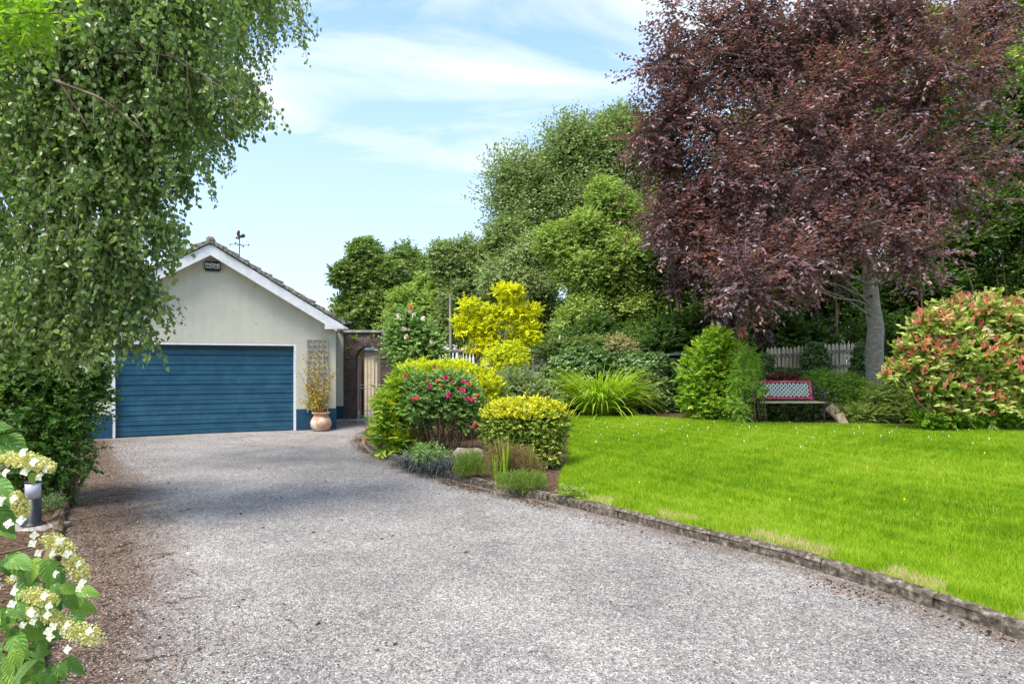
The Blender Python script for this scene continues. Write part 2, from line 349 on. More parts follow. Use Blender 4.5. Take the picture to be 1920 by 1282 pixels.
def clipped(name, poly, z_fn, step, mat, ext):
    x0, x1, y0, y1 = ext; xs = np.arange(x0, x1, step); ys = np.arange(y0, y1, step); X, Y = np.meshgrid(xs, ys); x, y = X.ravel(), Y.ravel()
    ins = inpoly(x, y, poly); nx, ny = len(xs), len(ys); f = gridfaces(nx, ny); keep = ins[f].any(1); f = f[keep]
    used = np.zeros(len(x), bool); used[f.ravel()] = True; mv = np.where(used & ~ins)[0]
    pd = dense(list(poly) + [poly[0]], 0.02, 0)
    pd = pd[(pd[:, 0] > x0 - 1) & (pd[:, 0] < x1 + 1) & (pd[:, 1] > y0 - 1) & (pd[:, 1] < y1 + 1)]
    for i in range(0, len(mv), 2000):
        q = mv[i:i+2000]; d = (x[q, None] - pd[None, :, 0])**2 + (y[q, None] - pd[None, :, 1])**2; k = d.argmin(1); x[q] = pd[k, 0]; y[q] = pd[k, 1]
    ids = np.where(used)[0]; re = np.full(len(x), -1); re[ids] = np.arange(len(ids)); x, y = x[ids], y[ids]
    return npmesh(name, np.stack([x, y, z_fn(x, y)], 1), [re[f]], mat, smooth=True)
zpoly = [(a + 0.0, b) for a, b in ZONE]
def zsoil(x, y):
    z = 0.085 + 0.325 * ss(kdist(x, y) / 6.0)
    return z + 0.012 * wob(np.stack([x, y, y * 0], 1), 6) - 0.012
tag(clipped('flower_bed', zpoly, zsoil, 0.15, M['soil'], (-4, 30, -7.9, 33.9)), kind='structure')
LAWN_B = [ong(x, y)[:2] for x, y in [(1062, 862), (1068, 800), (1072, 781), (1130, 782), (1200, 783), (1300, 787), (1400, 795), (1560, 796), (1700, 800), (1830, 803), (1920, 810), (2100, 822)]]
i0 = np.argmin(np.hypot(KD[:, 0] - .42, KD[:, 1] - 7.3))
off = []
for i in range(0, i0, 5):
    d = KD[i+1] - KD[i]; d /= np.linalg.norm(d); off.append(tuple(KD[i] + np.array((d[1], -d[0])) * 0.05))
LAWN = off + [tuple(ong(1046, 905)[:2])] + [tuple(p) for p in LAWN_B] + [(16, 9.5), (16, -8)]
def zl(x, y): return 0.085 + 0.325 * ss(kdist(x, y) / 6.0) + 0.012 - 0.035 * (1 - ss((kdist(x, y) - .09) / .07)) + 0.01 * wob(np.stack([x, y, y * 0], 1), 1.1)
tag(clipped('lawn', LAWN, zl, 0.12, M['turf'], (-1, 16, -7.9, 15)), kind='structure')
LB = [tuple(p) for p in LD[::8]] + [(-8.9, 12.9), (-9.6, 14.5), (-20, 14.5), (-20, -6)]
tag(clipped('left_border_soil', LB, lambda x, y: 0.02 + 0.02 * (1 + wob(np.stack([x, y, y * 0], 1), 5)), 0.12, M['soil'], (-20, -1, -6, 14.5)), kind='structure')
# grass blades
rng = np.random.default_rng(5)
def grass():
    n = 900000; Y = 2.3 + (14.2 - 2.3) * rng.random(n) ** 1.25; X = rng.uniform(-0.5, 12.5, n)
    k = (np.abs(X) < Y * 0.92 + 0.6) & inpoly(X, Y, LAWN); X, Y = X[k], Y[k]; n = len(X)
    z = zl(X, Y); d = Y
    w = 0.0022 + 0.0007 * d; h = (0.035 + 0.03 * rng.random(n)) * (1 + 0.3 * wob(np.stack([X, Y, Y * 0], 1), 3.1))
    kd = kdist(X, Y); h *= 1 + .25 * (1 - ss(kd / 0.3))
    a = rng.uniform(0, 2 * math.pi, n); l = rng.normal(0, 0.5, n) * h; la = rng.uniform(0, 2 * math.pi, n)
    B = np.stack([X, Y, z - 0.004], 1); s = np.stack([np.cos(a), np.sin(a), a * 0], 1) * (w / 2)[:, None]
    T = B + np.stack([np.cos(la) * l, np.sin(la) * l, h], 1)
    V = np.stack([B - s, B + s, T], 1).reshape(-1, 3)
    q = np.stack([X, Y, Y * 0], 1)
    r = 0.48 + 0.15 * wob(q, 0.9) + 0.12 * wob(q, 4.0, 2.0) + 0.14 * wob(q, 11.0, 5.0) + 0.13 * rng.normal(size=n)
    dry = (np.abs(kd - 0.19) < 0.08 + 0.07 * wob(q, 3) + .03 * rng.normal(size=n)) & (wob(q, 2.3, 1.0) > -0.38) & (X > 0.8)
    r = np.where(dry, np.where(rng.random(n) < .85, 1.0, .6), np.clip(r, 0, 0.72))
    return npmesh('grass', V, [np.arange(3 * n).reshape(-1, 3)], M['blade'], rnd=np.repeat(r, 3))
M['blade'] = mleaf('grass_blade', [(.10, .20, .004), (.175, .31, .005), (.255, .40, .006), (.37, .49, .02), (.62, .49, .26)], 0.35, 0.55, 0.25, 1.25)
tag(grass(), 'short bright green lawn grass with dry straw patches along the kerb', 'grass', kind='stuff')
def scatter_flat(name, X, Y, z, size, mat, label, cat, tilt=0.35, asp=0.55, lift=0.006):
    n = len(X); a = rng.uniform(0, 2 * math.pi, n); D = np.stack([np.cos(a), np.sin(a), rng.normal(0, tilt * .5, n)], 1)
    Nn = np.stack([rng.normal(0, tilt, n), rng.normal(0, tilt, n), np.ones(n)], 1); s = size * (0.5 + rng.random(n))
    o = leaves(name, np.stack([X, Y, z + lift], 1), D, Nn, s, s * asp, mat, None, rng.random(n), KITE); return tag(o, label, cat, kind='stuff')
M['litter'] = mleaf('dry_leaf', [(.035, .02, .014), (.09, .045, .028), (.17, .085, .05), (.33, .21, .14)], 0.1, 0.8, 0.1, 1)
# litter: along left border, along the kerb
i = rng.integers(0, len(LD), 42000); p = LD[i]; p = p[(p[:, 1] > 1.5)]
X = p[:, 0] + rng.normal(0.15, 0.42, len(p)); Y = p[:, 1] + rng.normal(0, 0.3, len(p)); k = (X < p[:, 0] + 1.3)
scatter_flat('leaf_litter', X[k], Y[k], np.where(inpoly(X, Y, LB), 0.05, 0.0)[k], 0.016, M['litter'], 'brown leaf litter and bark crumbs along the left edge of the drive', 'leaf litter')
i = rng.integers(0, len(KD), 30000); p = KD[i]; d = np.abs(rng.normal(0.0, 0.13, len(p)))
nrm = np.gradient(KD, axis=0)[i]; nrm = nrm / np.linalg.norm(nrm, axis=1, keepdims=True); nrm = np.stack([-nrm[:, 1], nrm[:, 0]], 1)
q = p + nrm * (d[:, None] + 0.07); k = (p[:, 1] > 2) & (wob(np.stack([q[:, 0], q[:, 1], q[:, 0] * 0], 1), 2.2) > rng.normal(0.25, .35, len(q)))
scatter_flat('kerb_litter', q[k, 0], q[k, 1], np.zeros(k.sum()), 0.022, M['litter'], 'reddish dry petals and leaves lying against the foot of the kerb', 'leaf litter')
X = rng.uniform(-6, 3, 260); Y = rng.uniform(2.8, 14, 260); k = ~inpoly(X, Y, ZONE) & ~inpoly(X, Y, LB)
scatter_flat('fallen_leaves', X[k], Y[k], np.zeros(k.sum()), 0.04, M['litter'], 'a few single dry leaves scattered over the grey gravel', 'leaves')
# loose chippings: small stones standing proud of the surface
M['chip'] = mleaf('stone_chip', [(.06, .055, .05), (.16, .15, .14), (.27, .255, .24), (.5, .47, .44)], 0.0, 0.8, 0.2, 1)
def chips():
    n = 30000; Y = 2.6 + 7 * rng.random(n) ** 1.8; X = rng.uniform(-1, 1, n) * (Y * .86 + .3)
    k = ~inpoly(X, Y, ZONE) & ~inpoly(X, Y, LB); X, Y = X[k], Y[k]; n = len(X); s = 0.0035 + 0.004 * rng.random(n)
    T = np.array([(1, 0, 0), (-.3, .9, 0), (-.8, -.7, 0), (0.1, 0.1, .9), (.3, -.9, .1)]); a = rng.uniform(0, 6.28, n)
    c, q = np.cos(a), np.sin(a); V = []
    for t in T:
        t = t + 0; jx = rng.normal(0, .2, n); V.append(np.stack([X + (t[0] * c - t[1] * q + jx) * s, Y + (t[0] * q + t[1] * c) * s, (t[2]) * s + 0.0005], 1))
    V = np.stack(V, 1).reshape(-1, 3); b = (np.arange(n) * 5)[:, None]
    f = np.concatenate([b + np.array(x)[None] for x in ([0, 1, 3], [1, 2, 3], [2, 4, 3], [4, 0, 3])])
    o = npmesh('loose_chippings', V, [f], M['chip'], rnd=np.repeat(rng.random(n), 5)); tag(o, 'loose pale and dark stone chippings lying over the driveway', 'gravel', kind='stuff')
chips()
# twigs lying on the drive
mb = MB(); tr = np.random.default_rng(9)
for _ in range(70):
    yy = tr.uniform(3.2, 8); xx = np.interp(yy, LD[:, 1][::-1] if LD[0, 1] > LD[-1, 1] else LD[:, 1], LD[:, 0][::-1] if LD[0, 1] > LD[-1, 1] else LD[:, 0]) + abs(tr.normal(0.3, 0.35)); a = tr.uniform(0, 3.14); L = tr.uniform(.08, .35)
    pts = [(xx + math.cos(a + k * .15 * tr.normal()) * L * k / 4, yy + math.sin(a) * L * k / 4, 0.008 + 0.006 * tr.random()) for k in range(5)]
    mb.tube(pts, [.0035, .003, .003, .002, .001], 4)
M['twig'] = mnoise('twig_bark', (.06, .035, .02), (.16, .10, .06), 30, 4, .9, .1, 0)
tag(mb.build('dry_twigs', M['twig']), 'thin dry twigs dropped on the brown edge of the drive', 'twigs', kind='stuff')
# daisies, dandelions
M['petal'] = mnoise('white_petal', (.7, .7, .68), (.9, .9, .88), 20, 2, .7, .2, 0)
M['yellow'] = mnoise('yellow_petal', (.7, .5, .01), (.9, .7, .02), 20, 2, .7, .2, 0)
def dots(name, n, mat, label, sz, fn, cat='wild flowers'):
    X, Y = fn(n); k = inpoly(X, Y, LAWN); X, Y = X[k], Y[k]; mb = MB(); z = zl(X, Y)
    for x, y, zz in zip(X, Y, z):
        s = sz * tr.uniform(.7, 1.3); ring = [(x + s * math.cos(t) , y + s * math.sin(t), zz + .05 + .006 * math.sin(3 * t)) for t in np.linspace(0, 5.5, 8)]
        mb.add(ring + [(x, y, zz + .062), (x, y, zz + .01)], [(i, (i + 1) % 8, 8) for i in range(8)] + [((i + 1) % 8, i, 9) for i in range(8)])
    tag(mb.build(name, mat), label, cat, kind='stuff')
def f1(n):
    q = [ong(tr.uniform(1080, 1920), 795 + 40 * tr.random() ** 2 + 12 * tr.random())[:2] for _ in range(n)]; q = np.array(q); return q[:, 0], q[:, 1]
dots('daisies', 60, M['petal'], 'tiny white daisies dotted over the far side of the lawn', .006, f1)
def f2(n): return tr.uniform(.6, 8, n), tr.uniform(4.5, 12, n)
dots('dandelions', 12, M['yellow'], 'tiny yellow flowers dotted sparsely in the lawn', .009, f2)
# kerb: stones laid end to end
def kerb(name, pts, wid, ht, seg, mat, round_=0.03, sink=-0.02):
    K = dense(pts, 0.045, 5); d = np.gradient(K, axis=0); d = unit(d); nr = np.stack([d[:, 1], -d[:, 0]], 1)
    s = np.concatenate([[0], np.cumsum(np.linalg.norm(np.diff(K, axis=0), axis=1))]); mb = MB(); kr = np.random.default_rng(3)
    i = 0
    while i < len(K) - 3:
        L = seg * kr.uniform(.8, 1.15); j = min(len(K) - 1, int(np.searchsorted(s, s[i] + L)))
        if j - i < 3: break
        dz = kr.normal(0, .006); do = kr.normal(0, .006); prof = [(0, sink), (-.0, ht * .7), (round_ * .6, ht - round_ * .35), (round_ * 1.4, ht), (wid * .5, ht + .004), (wid - round_ * 1.2, ht), (wid - round_ * .3, ht - round_ * .5), (wid, ht * .6), (wid, sink)]
        v = []; f = []; m = len(prof)
        for q in range(i, j + 1):
            e = 0.006 if q in (i, j) else 0
            for a, z in prof:
                a2 = a + (e if a < wid / 2 else -e); c = K[q] + nr[q] * (a2 + do) + (d[q] * (0.006 if q == i else -0.006 if q == j else 0))
                jj = kr.normal(0, .003, 3); v.append((c[0] + jj[0], c[1] + jj[1], z + dz * (z > 0) - e * (z > .05) + (jj[2] if z > 0 else 0) * 1.3))
        for q in range(j - i):
            for k in range(m - 1): f.append((q*m+k, q*m+k+1, (q+1)*m+k+1, (q+1)*m+k))
        f.append(tuple(range(m-1, -1, -1))); f.append(tuple((j-i)*m + k for k in range(m)))
        mb.add(v, f); i = j
    return mb.build(name, mat, smooth=False)
tag(kerb('kerb', [tuple(p) for p in KD[::6] if p[1] > -3], 0.11, 0.098, 0.92, M['stone']), kind='structure')
M['edging'] = mnoise('mossy_edging', (.05, .035, .02), (.13, .09, .06), 12, 8, .95, .1, .8, 40, c3=(.22, .17, .10))
tag(kerb('left_border_edging', [(a - .1, b) for a, b in LEFT[:5]], 0.09, 0.085, 0.7, M['edging'], 0.035), kind='structure')
# ================================================================ GARAGE
def mrender(name, c1, c2, weather=True):
    m, nt = newmat(name); b, o = principled(nt, 0.85, 0.2)
    tc = N(nt, 'ShaderNodeTexCoord'); n = N(nt, 'ShaderNodeTexNoise'); n.inputs['Scale'].default_value = 1.3; n.inputs['Detail'].default_value = 9; n.inputs['Roughness'].default_value = .7
    nt.links.new(tc.outputs['Object'], n.inputs['Vector']); r = ramp(nt, [(.35, c1), (.6, c2)]); nt.links.new(n.outputs[0], r.inputs[0])
    n3 = N(nt, 'ShaderNodeTexNoise'); n3.inputs['Scale'].default_value = 6; n3.inputs['Detail'].default_value = 8; nt.links.new(tc.outputs['Object'], n3.inputs['Vector'])
    r3 = ramp(nt, [(.28, .72), (.36, 1.0)]); nt.links.new(n3.outputs[0], r3.inputs[0])
    mps = N(nt, 'ShaderNodeMapping'); mps.inputs['Scale'].default_value = (7, 7, .5); nt.links.new(tc.outputs['Object'], mps.inputs[0])
    ns = N(nt, 'ShaderNodeTexNoise'); ns.inputs['Scale'].default_value = 1; ns.inputs['Detail'].default_value = 7; nt.links.new(mps.outputs[0], ns.inputs['Vector']); rs = ramp(nt, [(.35, (.95, .945, .93)), (.6, (1, 1, 1))]); nt.links.new(ns.outputs[0], rs.inputs[0])
    ms = N(nt, 'ShaderNodeMixRGB', blend_type='MULTIPLY'); ms.inputs[0].default_value = 1; nt.links.new(r.outputs[0], ms.inputs[1]); nt.links.new(rs.outputs[0], ms.inputs[2]); r = ms
    mm = N(nt, 'ShaderNodeMixRGB', blend_type='MULTIPLY'); mm.inputs[0].default_value = .5; nt.links.new(r.outputs[0], mm.inputs[1]); nt.links.new(r3.outputs[0], mm.inputs[2]); nt.links.new(mm.outputs[0], b.inputs['Base Color'])
    n2 = N(nt, 'ShaderNodeTexNoise'); n2.inputs['Scale'].default_value = 90; n2.inputs['Detail'].default_value = 4; nt.links.new(tc.outputs['Object'], n2.inputs['Vector'])
    n4 = N(nt, 'ShaderNodeTexNoise'); n4.inputs['Scale'].default_value = 2.2; n4.inputs['Detail'].default_value = 3; nt.links.new(tc.outputs['Object'], n4.inputs['Vector'])
    ad = N(nt, 'ShaderNodeMath', operation='MULTIPLY_ADD'); ad.inputs[1].default_value = 6; nt.links.new(n4.outputs[0], ad.inputs[0]); nt.links.new(n2.outputs[0], ad.inputs[2])
    bp = N(nt, 'ShaderNodeBump'); bp.inputs['Strength'].default_value = .35; bp.inputs['Distance'].default_value = .006; nt.links.new(ad.outputs[0], bp.inputs['Height']); nt.links.new(bp.outputs[0], b.inputs['Normal'])
    return m
M['render'] = mrender('pale_green_render', (.52, .50, .41), (.58, .56, .46))
M['plinth'] = mnoise('blue_plinth_paint', (.010, .050, .095), (.014, .068, .125), 9, 7, .6, .3, .2)
M['door'] = mnoise('blue_door_paint', (.010, .066, .115), (.014, .082, .140), 3.5, 9, .42, .4, .12, 60, c3=(.025, .105, .165), dist=.004)
M['white'] = mnoise('white_paint', (.66, .66, .68), (.80, .80, .81), 6, 7, .5, .35, .08)
M['tile'] = mnoise('mossy_concrete_tile', (.07, .065, .05), (.20, .185, .155), 14, 9, .95, .1, .8, 40, c3=(.38, .36, .30), dist=.012)
M['black'] = mnoise('black_plastic', (.01, .01, .012), (.02, .02, .024), 20, 3, .4, .4, 0)
M['rust'] = mnoise('dark_rusty_iron', (.02, .012, .012), (.06, .03, .025), 25, 5, .8, .3, .2)
M['grey_metal'] = mnoise('galvanised_iron', (.35, .37, .39), (.55, .57, .60), 25, 5, .5, .4, .1, metal=.4)
M['oldwood'] = mnoise('weathered_wood', (.16, .13, .10), (.34, .29, .23), 3, 8, .9, .1, .5, 20, (6, 6, 1), c3=(.48, .43, .36), dist=.006)
M['paling'] = mnoise('pale_paling_wood', (.50, .42, .28), (.70, .60, .43), 4, 8, .9, .1, .5, 24, (8, 8, 1), c3=(.80, .72, .56), dist=.005)
O = Vector((-8.44, 13.3, 0)); u = Vector((3.28, 1.5, 0)).normalized(); GA = math.atan2(u.y, u.x)
G = Matrix.Translation(O) @ Matrix.Rotation(GA, 4, 'Z')
WL, WR, DR, AX = -0.902, 4.574, 3.607, 1.836; SL = 0.6; RZ = 4.37; HW = WR - AX
g = thing('garage', 'pale green rendered garage with a white gable and wide blue door', 'garage', O, GA)
def top(x): return RZ - 0.20 - SL * abs(x - AX)
mb = MB(); th = .25; DH = 2.0
P_ = [(WL, 0), (-.05, 0), (-.05, DH + .05), (DR + .05, DH + .05), (DR + .05, 0), (WR, 0), (WR, top(WR)), (AX, top(AX)), (WL, top(WL))]
mb.prism(P_, 0, th, G)
mb.box(WR - .22, WR - .002, th, 7, 0, top(WR) - .1, G).box(WL + .002, WL + .22, th, 7, 0, top(WL) - .1, G)
mb.prism([(WL, 0), (WR, 0), (WR, top(WR)), (AX, top(AX)), (WL, top(WL))], 7, 7.2, G)
mb.build('wall', M['render'], g)
mb = MB().box(WL - .012, -.05, -.012, .1, -.02, .5, G).box(DR + .05, WR + .012, -.012, .1, -.02, .5, G).box(WR - .1, WR + .012, .102, 7, -.02, .5, G)
mb.build('plinth', M['plinth'], g)
# door frame (white) and a black strip painted in as shade under its head
fr = MB().box(-.05, -.0, .0, .12, 0, DH, G).box(DR, DR + .05, .0, .12, 0, DH, G).box(-.05, DR + .05, .0, .12, DH, DH + .045, G)
fro = fr.build('door_frame', M['white'], g)
dr = MB(); prof = []; nb = 9; bh = (DH - .02) / nb
for k in range(nb):
    z = .01 + k * bh
    prof += [(.125, z), (.100, z + .012), (.100, z + bh * .50), (.092, z + bh * .53), (.092, z + bh * .56), (.106, z + bh * .60), (.106, z + bh * .93), (.125, z + bh * .96)]
prof.append((.125, .01 + nb * bh))
v = []; f = []
xs = np.linspace(.002, DR - .002, 25)
dj = np.random.default_rng(8)
for x in xs:
    for d_, z in prof: v.append((x, d_ + dj.normal(0, .0006), z + .004 * math.sin(x * 1.3)))
m_ = len(prof)
for i in range(len(xs) - 1):
    for k in range(m_ - 1): f.append((i*m_+k, (i+1)*m_+k, (i+1)*m_+k+1, i*m_+k+1))
dr.add(v, f, G); dr.box(.002, DR - .002, .13, .15, .01, DH, G)
dr.build('garage_door', M['door'], g)
MB().box(0, DR, .02, .17, DH - .06, DH, G).build('door_top_shade', M['black'], g)  # black strip stands in for the thin shadow along the door top
# roof: courses of thick tiles, stepped, with ragged verge
rf = MB(); rr = np.random.default_rng(4)
Lr = 3.30; nco = 12; cw = Lr / nco; ny = 30; y0r, y1r = -.30, 7.5
for side in (-1, 1):
    for c in range(nco + 1):
        s0 = c * cw; s1 = min(s0 + cw + .06, Lr + .05)
        for j in range(ny):
            ya = y0r + (y1r - y0r) * j / ny + .0015; yb = y0r + (y1r - y0r) * (j + 1) / ny - .0015
            if j == 0: ya += rr.normal(0, .012)
            ca = 1 / math.sqrt(1 + SL * SL); t0 = .065 + rr.normal(0, .005); t1 = .115 + rr.normal(0, .008); ee = rr.normal(0, .006)
            def q(s, t): return (AX + side * (s * ca + t * SL * ca), RZ - s * SL * ca + t * ca - .125)
            a, b_, c_, d_ = q(s0 + .004, 0), q(s1 + ee, .012), q(s1 + ee, t1 - .008), q(s0 + .004, t0)
            poly = [a, b_, c_, d_] if side > 0 else [b_, a, d_, c_]
            if side < 0: poly = [a, d_, c_, b_]
            rf.prism(poly if side > 0 else poly, ya, yb, G)
ro = rf.build('roof', M['tile'], g)
rd = MB()
for j in range(18):
    ya = y0r + j * .43; rd.tube([G @ Vector((AX, ya + .003, RZ - .075)), G @ Vector((AX, ya + .42, RZ - .08))], [.10, .095], 10)
rd.build('ridge_tiles', M['tile'], ro, True)
bb = MB()
for side in (-1, 1):
    ca = 1 / math.sqrt(1 + SL * SL)
    x0, x1 = AX, AX + side * 2.72
    pz = lambda x: RZ - .145 - SL * abs(x - AX)
    poly = [(x0, pz(x0)), (x0, pz(x0) - .25), (x1, pz(x1) - .24), (x1, pz(x1))]
    if side < 0: pass
    else: poly = poly
    if side < 0: poly = poly[::-1]
    poly = poly[::-1] if side > 0 else poly[::-1]
    bb.prism(poly, -.27, -.245, G)
bb.build('bargeboard', M['white'], g)
bx = MB()
for side in (-1, 1):
    xa, xb = AX + side * 2.45, AX + side * 3.0
    pz = lambda x: RZ - .146 - SL * abs(x - AX)
    poly = [(xa, 2.40), (xb, 2.42), (xb, pz(xb)), (xa, pz(xa) - .0)]
    if side < 0: poly = poly[::-1]
    bx.prism(poly, -.275, -.02, G); 
    bx.box(min(AX + side * 2.74, xb), max(AX + side * 2.74, xb), -.02, 7.2, 2.43, 2.46, G)
bx.build('eaves_box', M['white'], g)
sf = MB()
for side in (-1, 1):
    pz = lambda x: RZ - .34 - SL * abs(x - AX)
    xa, xb = AX, AX + side * 2.44
    poly = [(xa, pz(xa)), (xb, pz(xb)), (xb, pz(xb) + .02), (xa, pz(xa) + .02)]
    if side < 0: poly = poly[::-1]
    sf.prism(poly, -.245, -.002, G)
sf.build('soffit', M['white'], g)
gt = MB()
for side in (-1, 1):
    xx = AX + side * 3.07
    gt.tube([G @ Vector((xx, -.26, 2.545)), G @ Vector((xx, 7.3, 2.545))], .055, 10)
gt.build('gutter', M['black'], g, True)
# alarm box
a0 = at(398.5, 498, 13.95); lc = G.inverted() @ Vector(a0); lx, lz = lc.x, lc.z
ab = thing('alarm_box', 'black rounded alarm box with white lettering high on the gable', 'alarm box', G @ Vector((lx, -.05, lz)), GA)
T = Matrix.Translation(G @ Vector((lx, 0, lz))) @ Matrix.Rotation(GA, 4, 'Z')
def rrect(w, h, r, n=5):
    o = []
    for cx, cz, a in ((w-r, -h+r, -90), (w-r, h-r, 0), (-w+r, h-r, 90), (-w+r, -h+r, 180)):
        for k in range(n): t = R(a + 90 * k / (n - 1)); o.append((cx + r * math.cos(t), cz + r * math.sin(t)))
    return o
MB().prism(rrect(.166, .107, .045), -.06, 0, T).prism(rrect(.155, .097, .04), -.072, -.0601, T).build('casing', M['black'], ab)
M['lettering'] = mnoise('white_lettering', (.8, .8, .8), (.85, .85, .85), 5, 1, .5, .2, 0)
def text(body, size, loc, mat, name, parent, sx=1.0, rz=0.0, bold=0.0):
    cu = bpy.data.curves.new(name, 'FONT'); cu.body = body; cu.size = size; cu.align_x = 'CENTER'; cu.align_y = 'CENTER'; cu.extrude = .002; cu.offset = bold
    o = bpy.data.objects.new(name, cu); C.objects.link(o); bpy.context.view_layer.update()
    me = bpy.data.meshes.new_from_object(o.evaluated_get(bpy.context.evaluated_depsgraph_get())); bpy.data.objects.remove(o, do_unlink=True)
    me.transform(Matrix.Translation(loc) @ Matrix.Rotation(rz, 4, 'Z') @ Matrix.Rotation(R(90), 4, 'X') @ Matrix.Diagonal((sx, 1, 1, 1)))
    me.materials.clear(); n = bpy.data.objects.new(name, me); C.objects.link(n); me.materials.append(mat); n.parent = parent; n.matrix_parent_inverse = parent.matrix_world.inverted(); return n
text('PHONE', .088, G @ Vector((lx, -.075, lz + .028)), M['lettering'], 'lettering', ab, 1.02, GA, .0022)
text('WATCH', .062, G @ Vector((lx, -.075, lz - .035)), M['lettering'], 'lettering', ab, 1.25, GA, .0008)
# weather vane
yr = 3.0; vb = G @ Vector((AX, yr, RZ))
Yv = vb.y
wv = thing('weather_vane', 'dark rusty rooster weather vane on the garage ridge', 'weather vane', vb)
def vp(px, py): p = at(px, py, Yv); return (p[0], p[2])
rod = vp(449, 455)[0]
MB().tube([(rod, Yv, RZ - .05), (rod, Yv, vp(0, 447)[1])], .012, 6).build('rod', M['rust'], wv)
arm = MB(); za = vp(0, 459)[1]
arm.tube([(rod - .25, Yv, za + .02), (rod + .25, Yv, za - .02)], .007, 5).tube([(rod, Yv - .25, za), (rod, Yv + .25, za)], .007, 5)
for dxx, dyy in ((-.25, 0), (.25, 0), (0, -.25), (0, .25)):
    arm.box(rod + dxx - .014, rod + dxx + .014, Yv + dyy - .004, Yv + dyy + .004, za - .022, za + .022)
arm.build('compass_arms', M['rust'], wv)
ck = [(442, 447), (442, 444.5), (444, 444), (447, 446.3), (444.5, 441), (444, 437), (446.5, 432.5), (449, 431.8), (450, 436), (449.3, 441), (451.5, 441.5), (454, 439), (458, 439), (461, 443), (459.5, 442), (458.5, 445.6), (453, 446), (449.5, 446.3), (450, 449.6), (446.5, 448.6), (443, 447.3), (442.4, 449)]
MB().prism([vp(*q) for q in ck][::-1], Yv - .01, Yv + .01).build('rooster', M['rust'], wv)
# trellis
def gl(px, py, y=0.0):
    """local garage coords (x,z) of a pixel on the plane y"""
    o_ = Vector((0, 0, EYE)); d_ = Vector(at(px, py, 1.0)) - o_; n_ = G.to_3x3() @ Vector((0, 1, 0)); p0 = G @ Vector((0, y, 0))
    t_ = (p0 - o_).dot(n_) / d_.dot(n_); l = G.inverted() @ (o_ + d_ * t_); return l.x, l.z
xa, za1 = gl(577, 637, -.03); xb, zb = gl(614, 760, -.03)
tl = thing('trellis', 'weathered square wooden trellis fixed to the garage wall beside the door', 'trellis', G @ Vector(((xa + xb) / 2, -.03, zb)), GA)
v_ = MB(); h_ = MB()
for k in range(5):
    x = xa + (xb - xa) * k / 4; v_.box(x - .014, x + .014, -.045, -.027, .42, za1, G)
for k in range(14):
    z = za1 - .01 - k * .13
    if z > .45: h_.box(xa - .014, xb + .014, -.026, -.010, z - .014, z + .014, G)
v_.build('upright', M['oldwood'], tl); h_.build('crossbar', M['oldwood'], tl)
# pot
px_, _ = gl(602, 800, -.3); pb = G @ Vector((px_, -.30, 0.0))
M['terra'] = mnoise('weathered_terracotta', (.50, .20, .12), (.52, .30, .20), 5, 8, .85, .15, .3, c3=(.56, .50, .42), lo=.35, hi=.6)
pt = thing('terracotta_pot', 'bulbous weathered terracotta pot at the foot of the trellis', 'plant pot', pb)
MB().lathe([(.14, 0), (.185, .01), (.235, .10), (.245, .19), (.225, .26), (.185, .32), (.165, .36), (.17, .385), (.205, .415), (.215, .425), (.205, .435), (.185, .43), (.165, .40), (.16, .36), (.0, .355)], 28, Matrix.Translation(pb)).build('pot_body', M['terra'], pt, True)
MB().lathe([(.0, .34), (.155, .365), (.0, .375)], 16, Matrix.Translation(pb)).build('compost', M['soil'], pt, True)

# ================================================================ ARCHWAY WALL, GATE, STEP
def mbrick(name, c1, c2, cm, sc=1.0, rot=(R(90), 0, 0), bw=.225, bh_=.078):
    m, nt = newmat(name); b, o = principled(nt, .9, .15)
    tc = N(nt, 'ShaderNodeTexCoord'); mp = N(nt, 'ShaderNodeMapping'); mp.inputs['Rotation'].default_value = rot
    nt.links.new(tc.outputs['Object'], mp.inputs[0]); br = N(nt, 'ShaderNodeTexBrick'); br.inputs['Scale'].default_value = sc
    br.inputs['Color1'].default_value = (*c1, 1); br.inputs['Color2'].default_value = (*c2, 1); br.inputs['Mortar'].default_value = (*cm, 1)
    br.inputs['Brick Width'].default_value = bw; br.inputs['Row Height'].default_value = bh_; br.inputs['Mortar Size'].default_value = .007; br.inputs['Mortar Smooth'].default_value = .2
    nt.links.new(mp.outputs[0], br.inputs['Vector'])
    n = N(nt, 'ShaderNodeTexNoise'); n.inputs['Scale'].default_value = 6; n.inputs['Detail'].default_value = 9; n.inputs['Roughness'].default_value = .75; nt.links.new(tc.outputs['Object'], n.inputs['Vector'])
    r = ramp(nt, [(.3, .55), (.6, 1.1), (.72, 2.3)]); nt.links.new(n.outputs[0], r.inputs[0])
    mm = N(nt, 'ShaderNodeMixRGB', blend_type='MULTIPLY'); mm.inputs[0].default_value = 1; nt.links.new(br.outputs[0], mm.inputs[1]); nt.links.new(r.outputs[0], mm.inputs[2]); nt.links.new(mm.outputs[0], b.inputs['Base Color'])
    bp = N(nt, 'ShaderNodeBump'); bp.inputs['Strength'].default_value = .7; bp.inputs['Distance'].default_value = .01; bp.invert = True
    nt.links.new(br.outputs['Fac'], bp.inputs['Height']); nt.links.new(bp.outputs[0], b.inputs['Normal'])
    return m
M['brick'] = mbrick('dark_weathered_brick', (.085, .06, .055), (.12, .085, .075), (.13, .12, .11))
M['concrete'] = mnoise('weathered_concrete', (.16, .14, .12), (.30, .28, .25), 8, 9, .9, .15, .5, 40, c3=(.42, .40, .36))
YW = 16.8
def X_(px): return (px - 960) / F * YW
def Z_(py): return EYE - (py - HY) / F * YW
aw = thing('arch_wall', 'dark brick wall with an arched gateway next to the garage', 'wall', (X_(690), YW, 0))
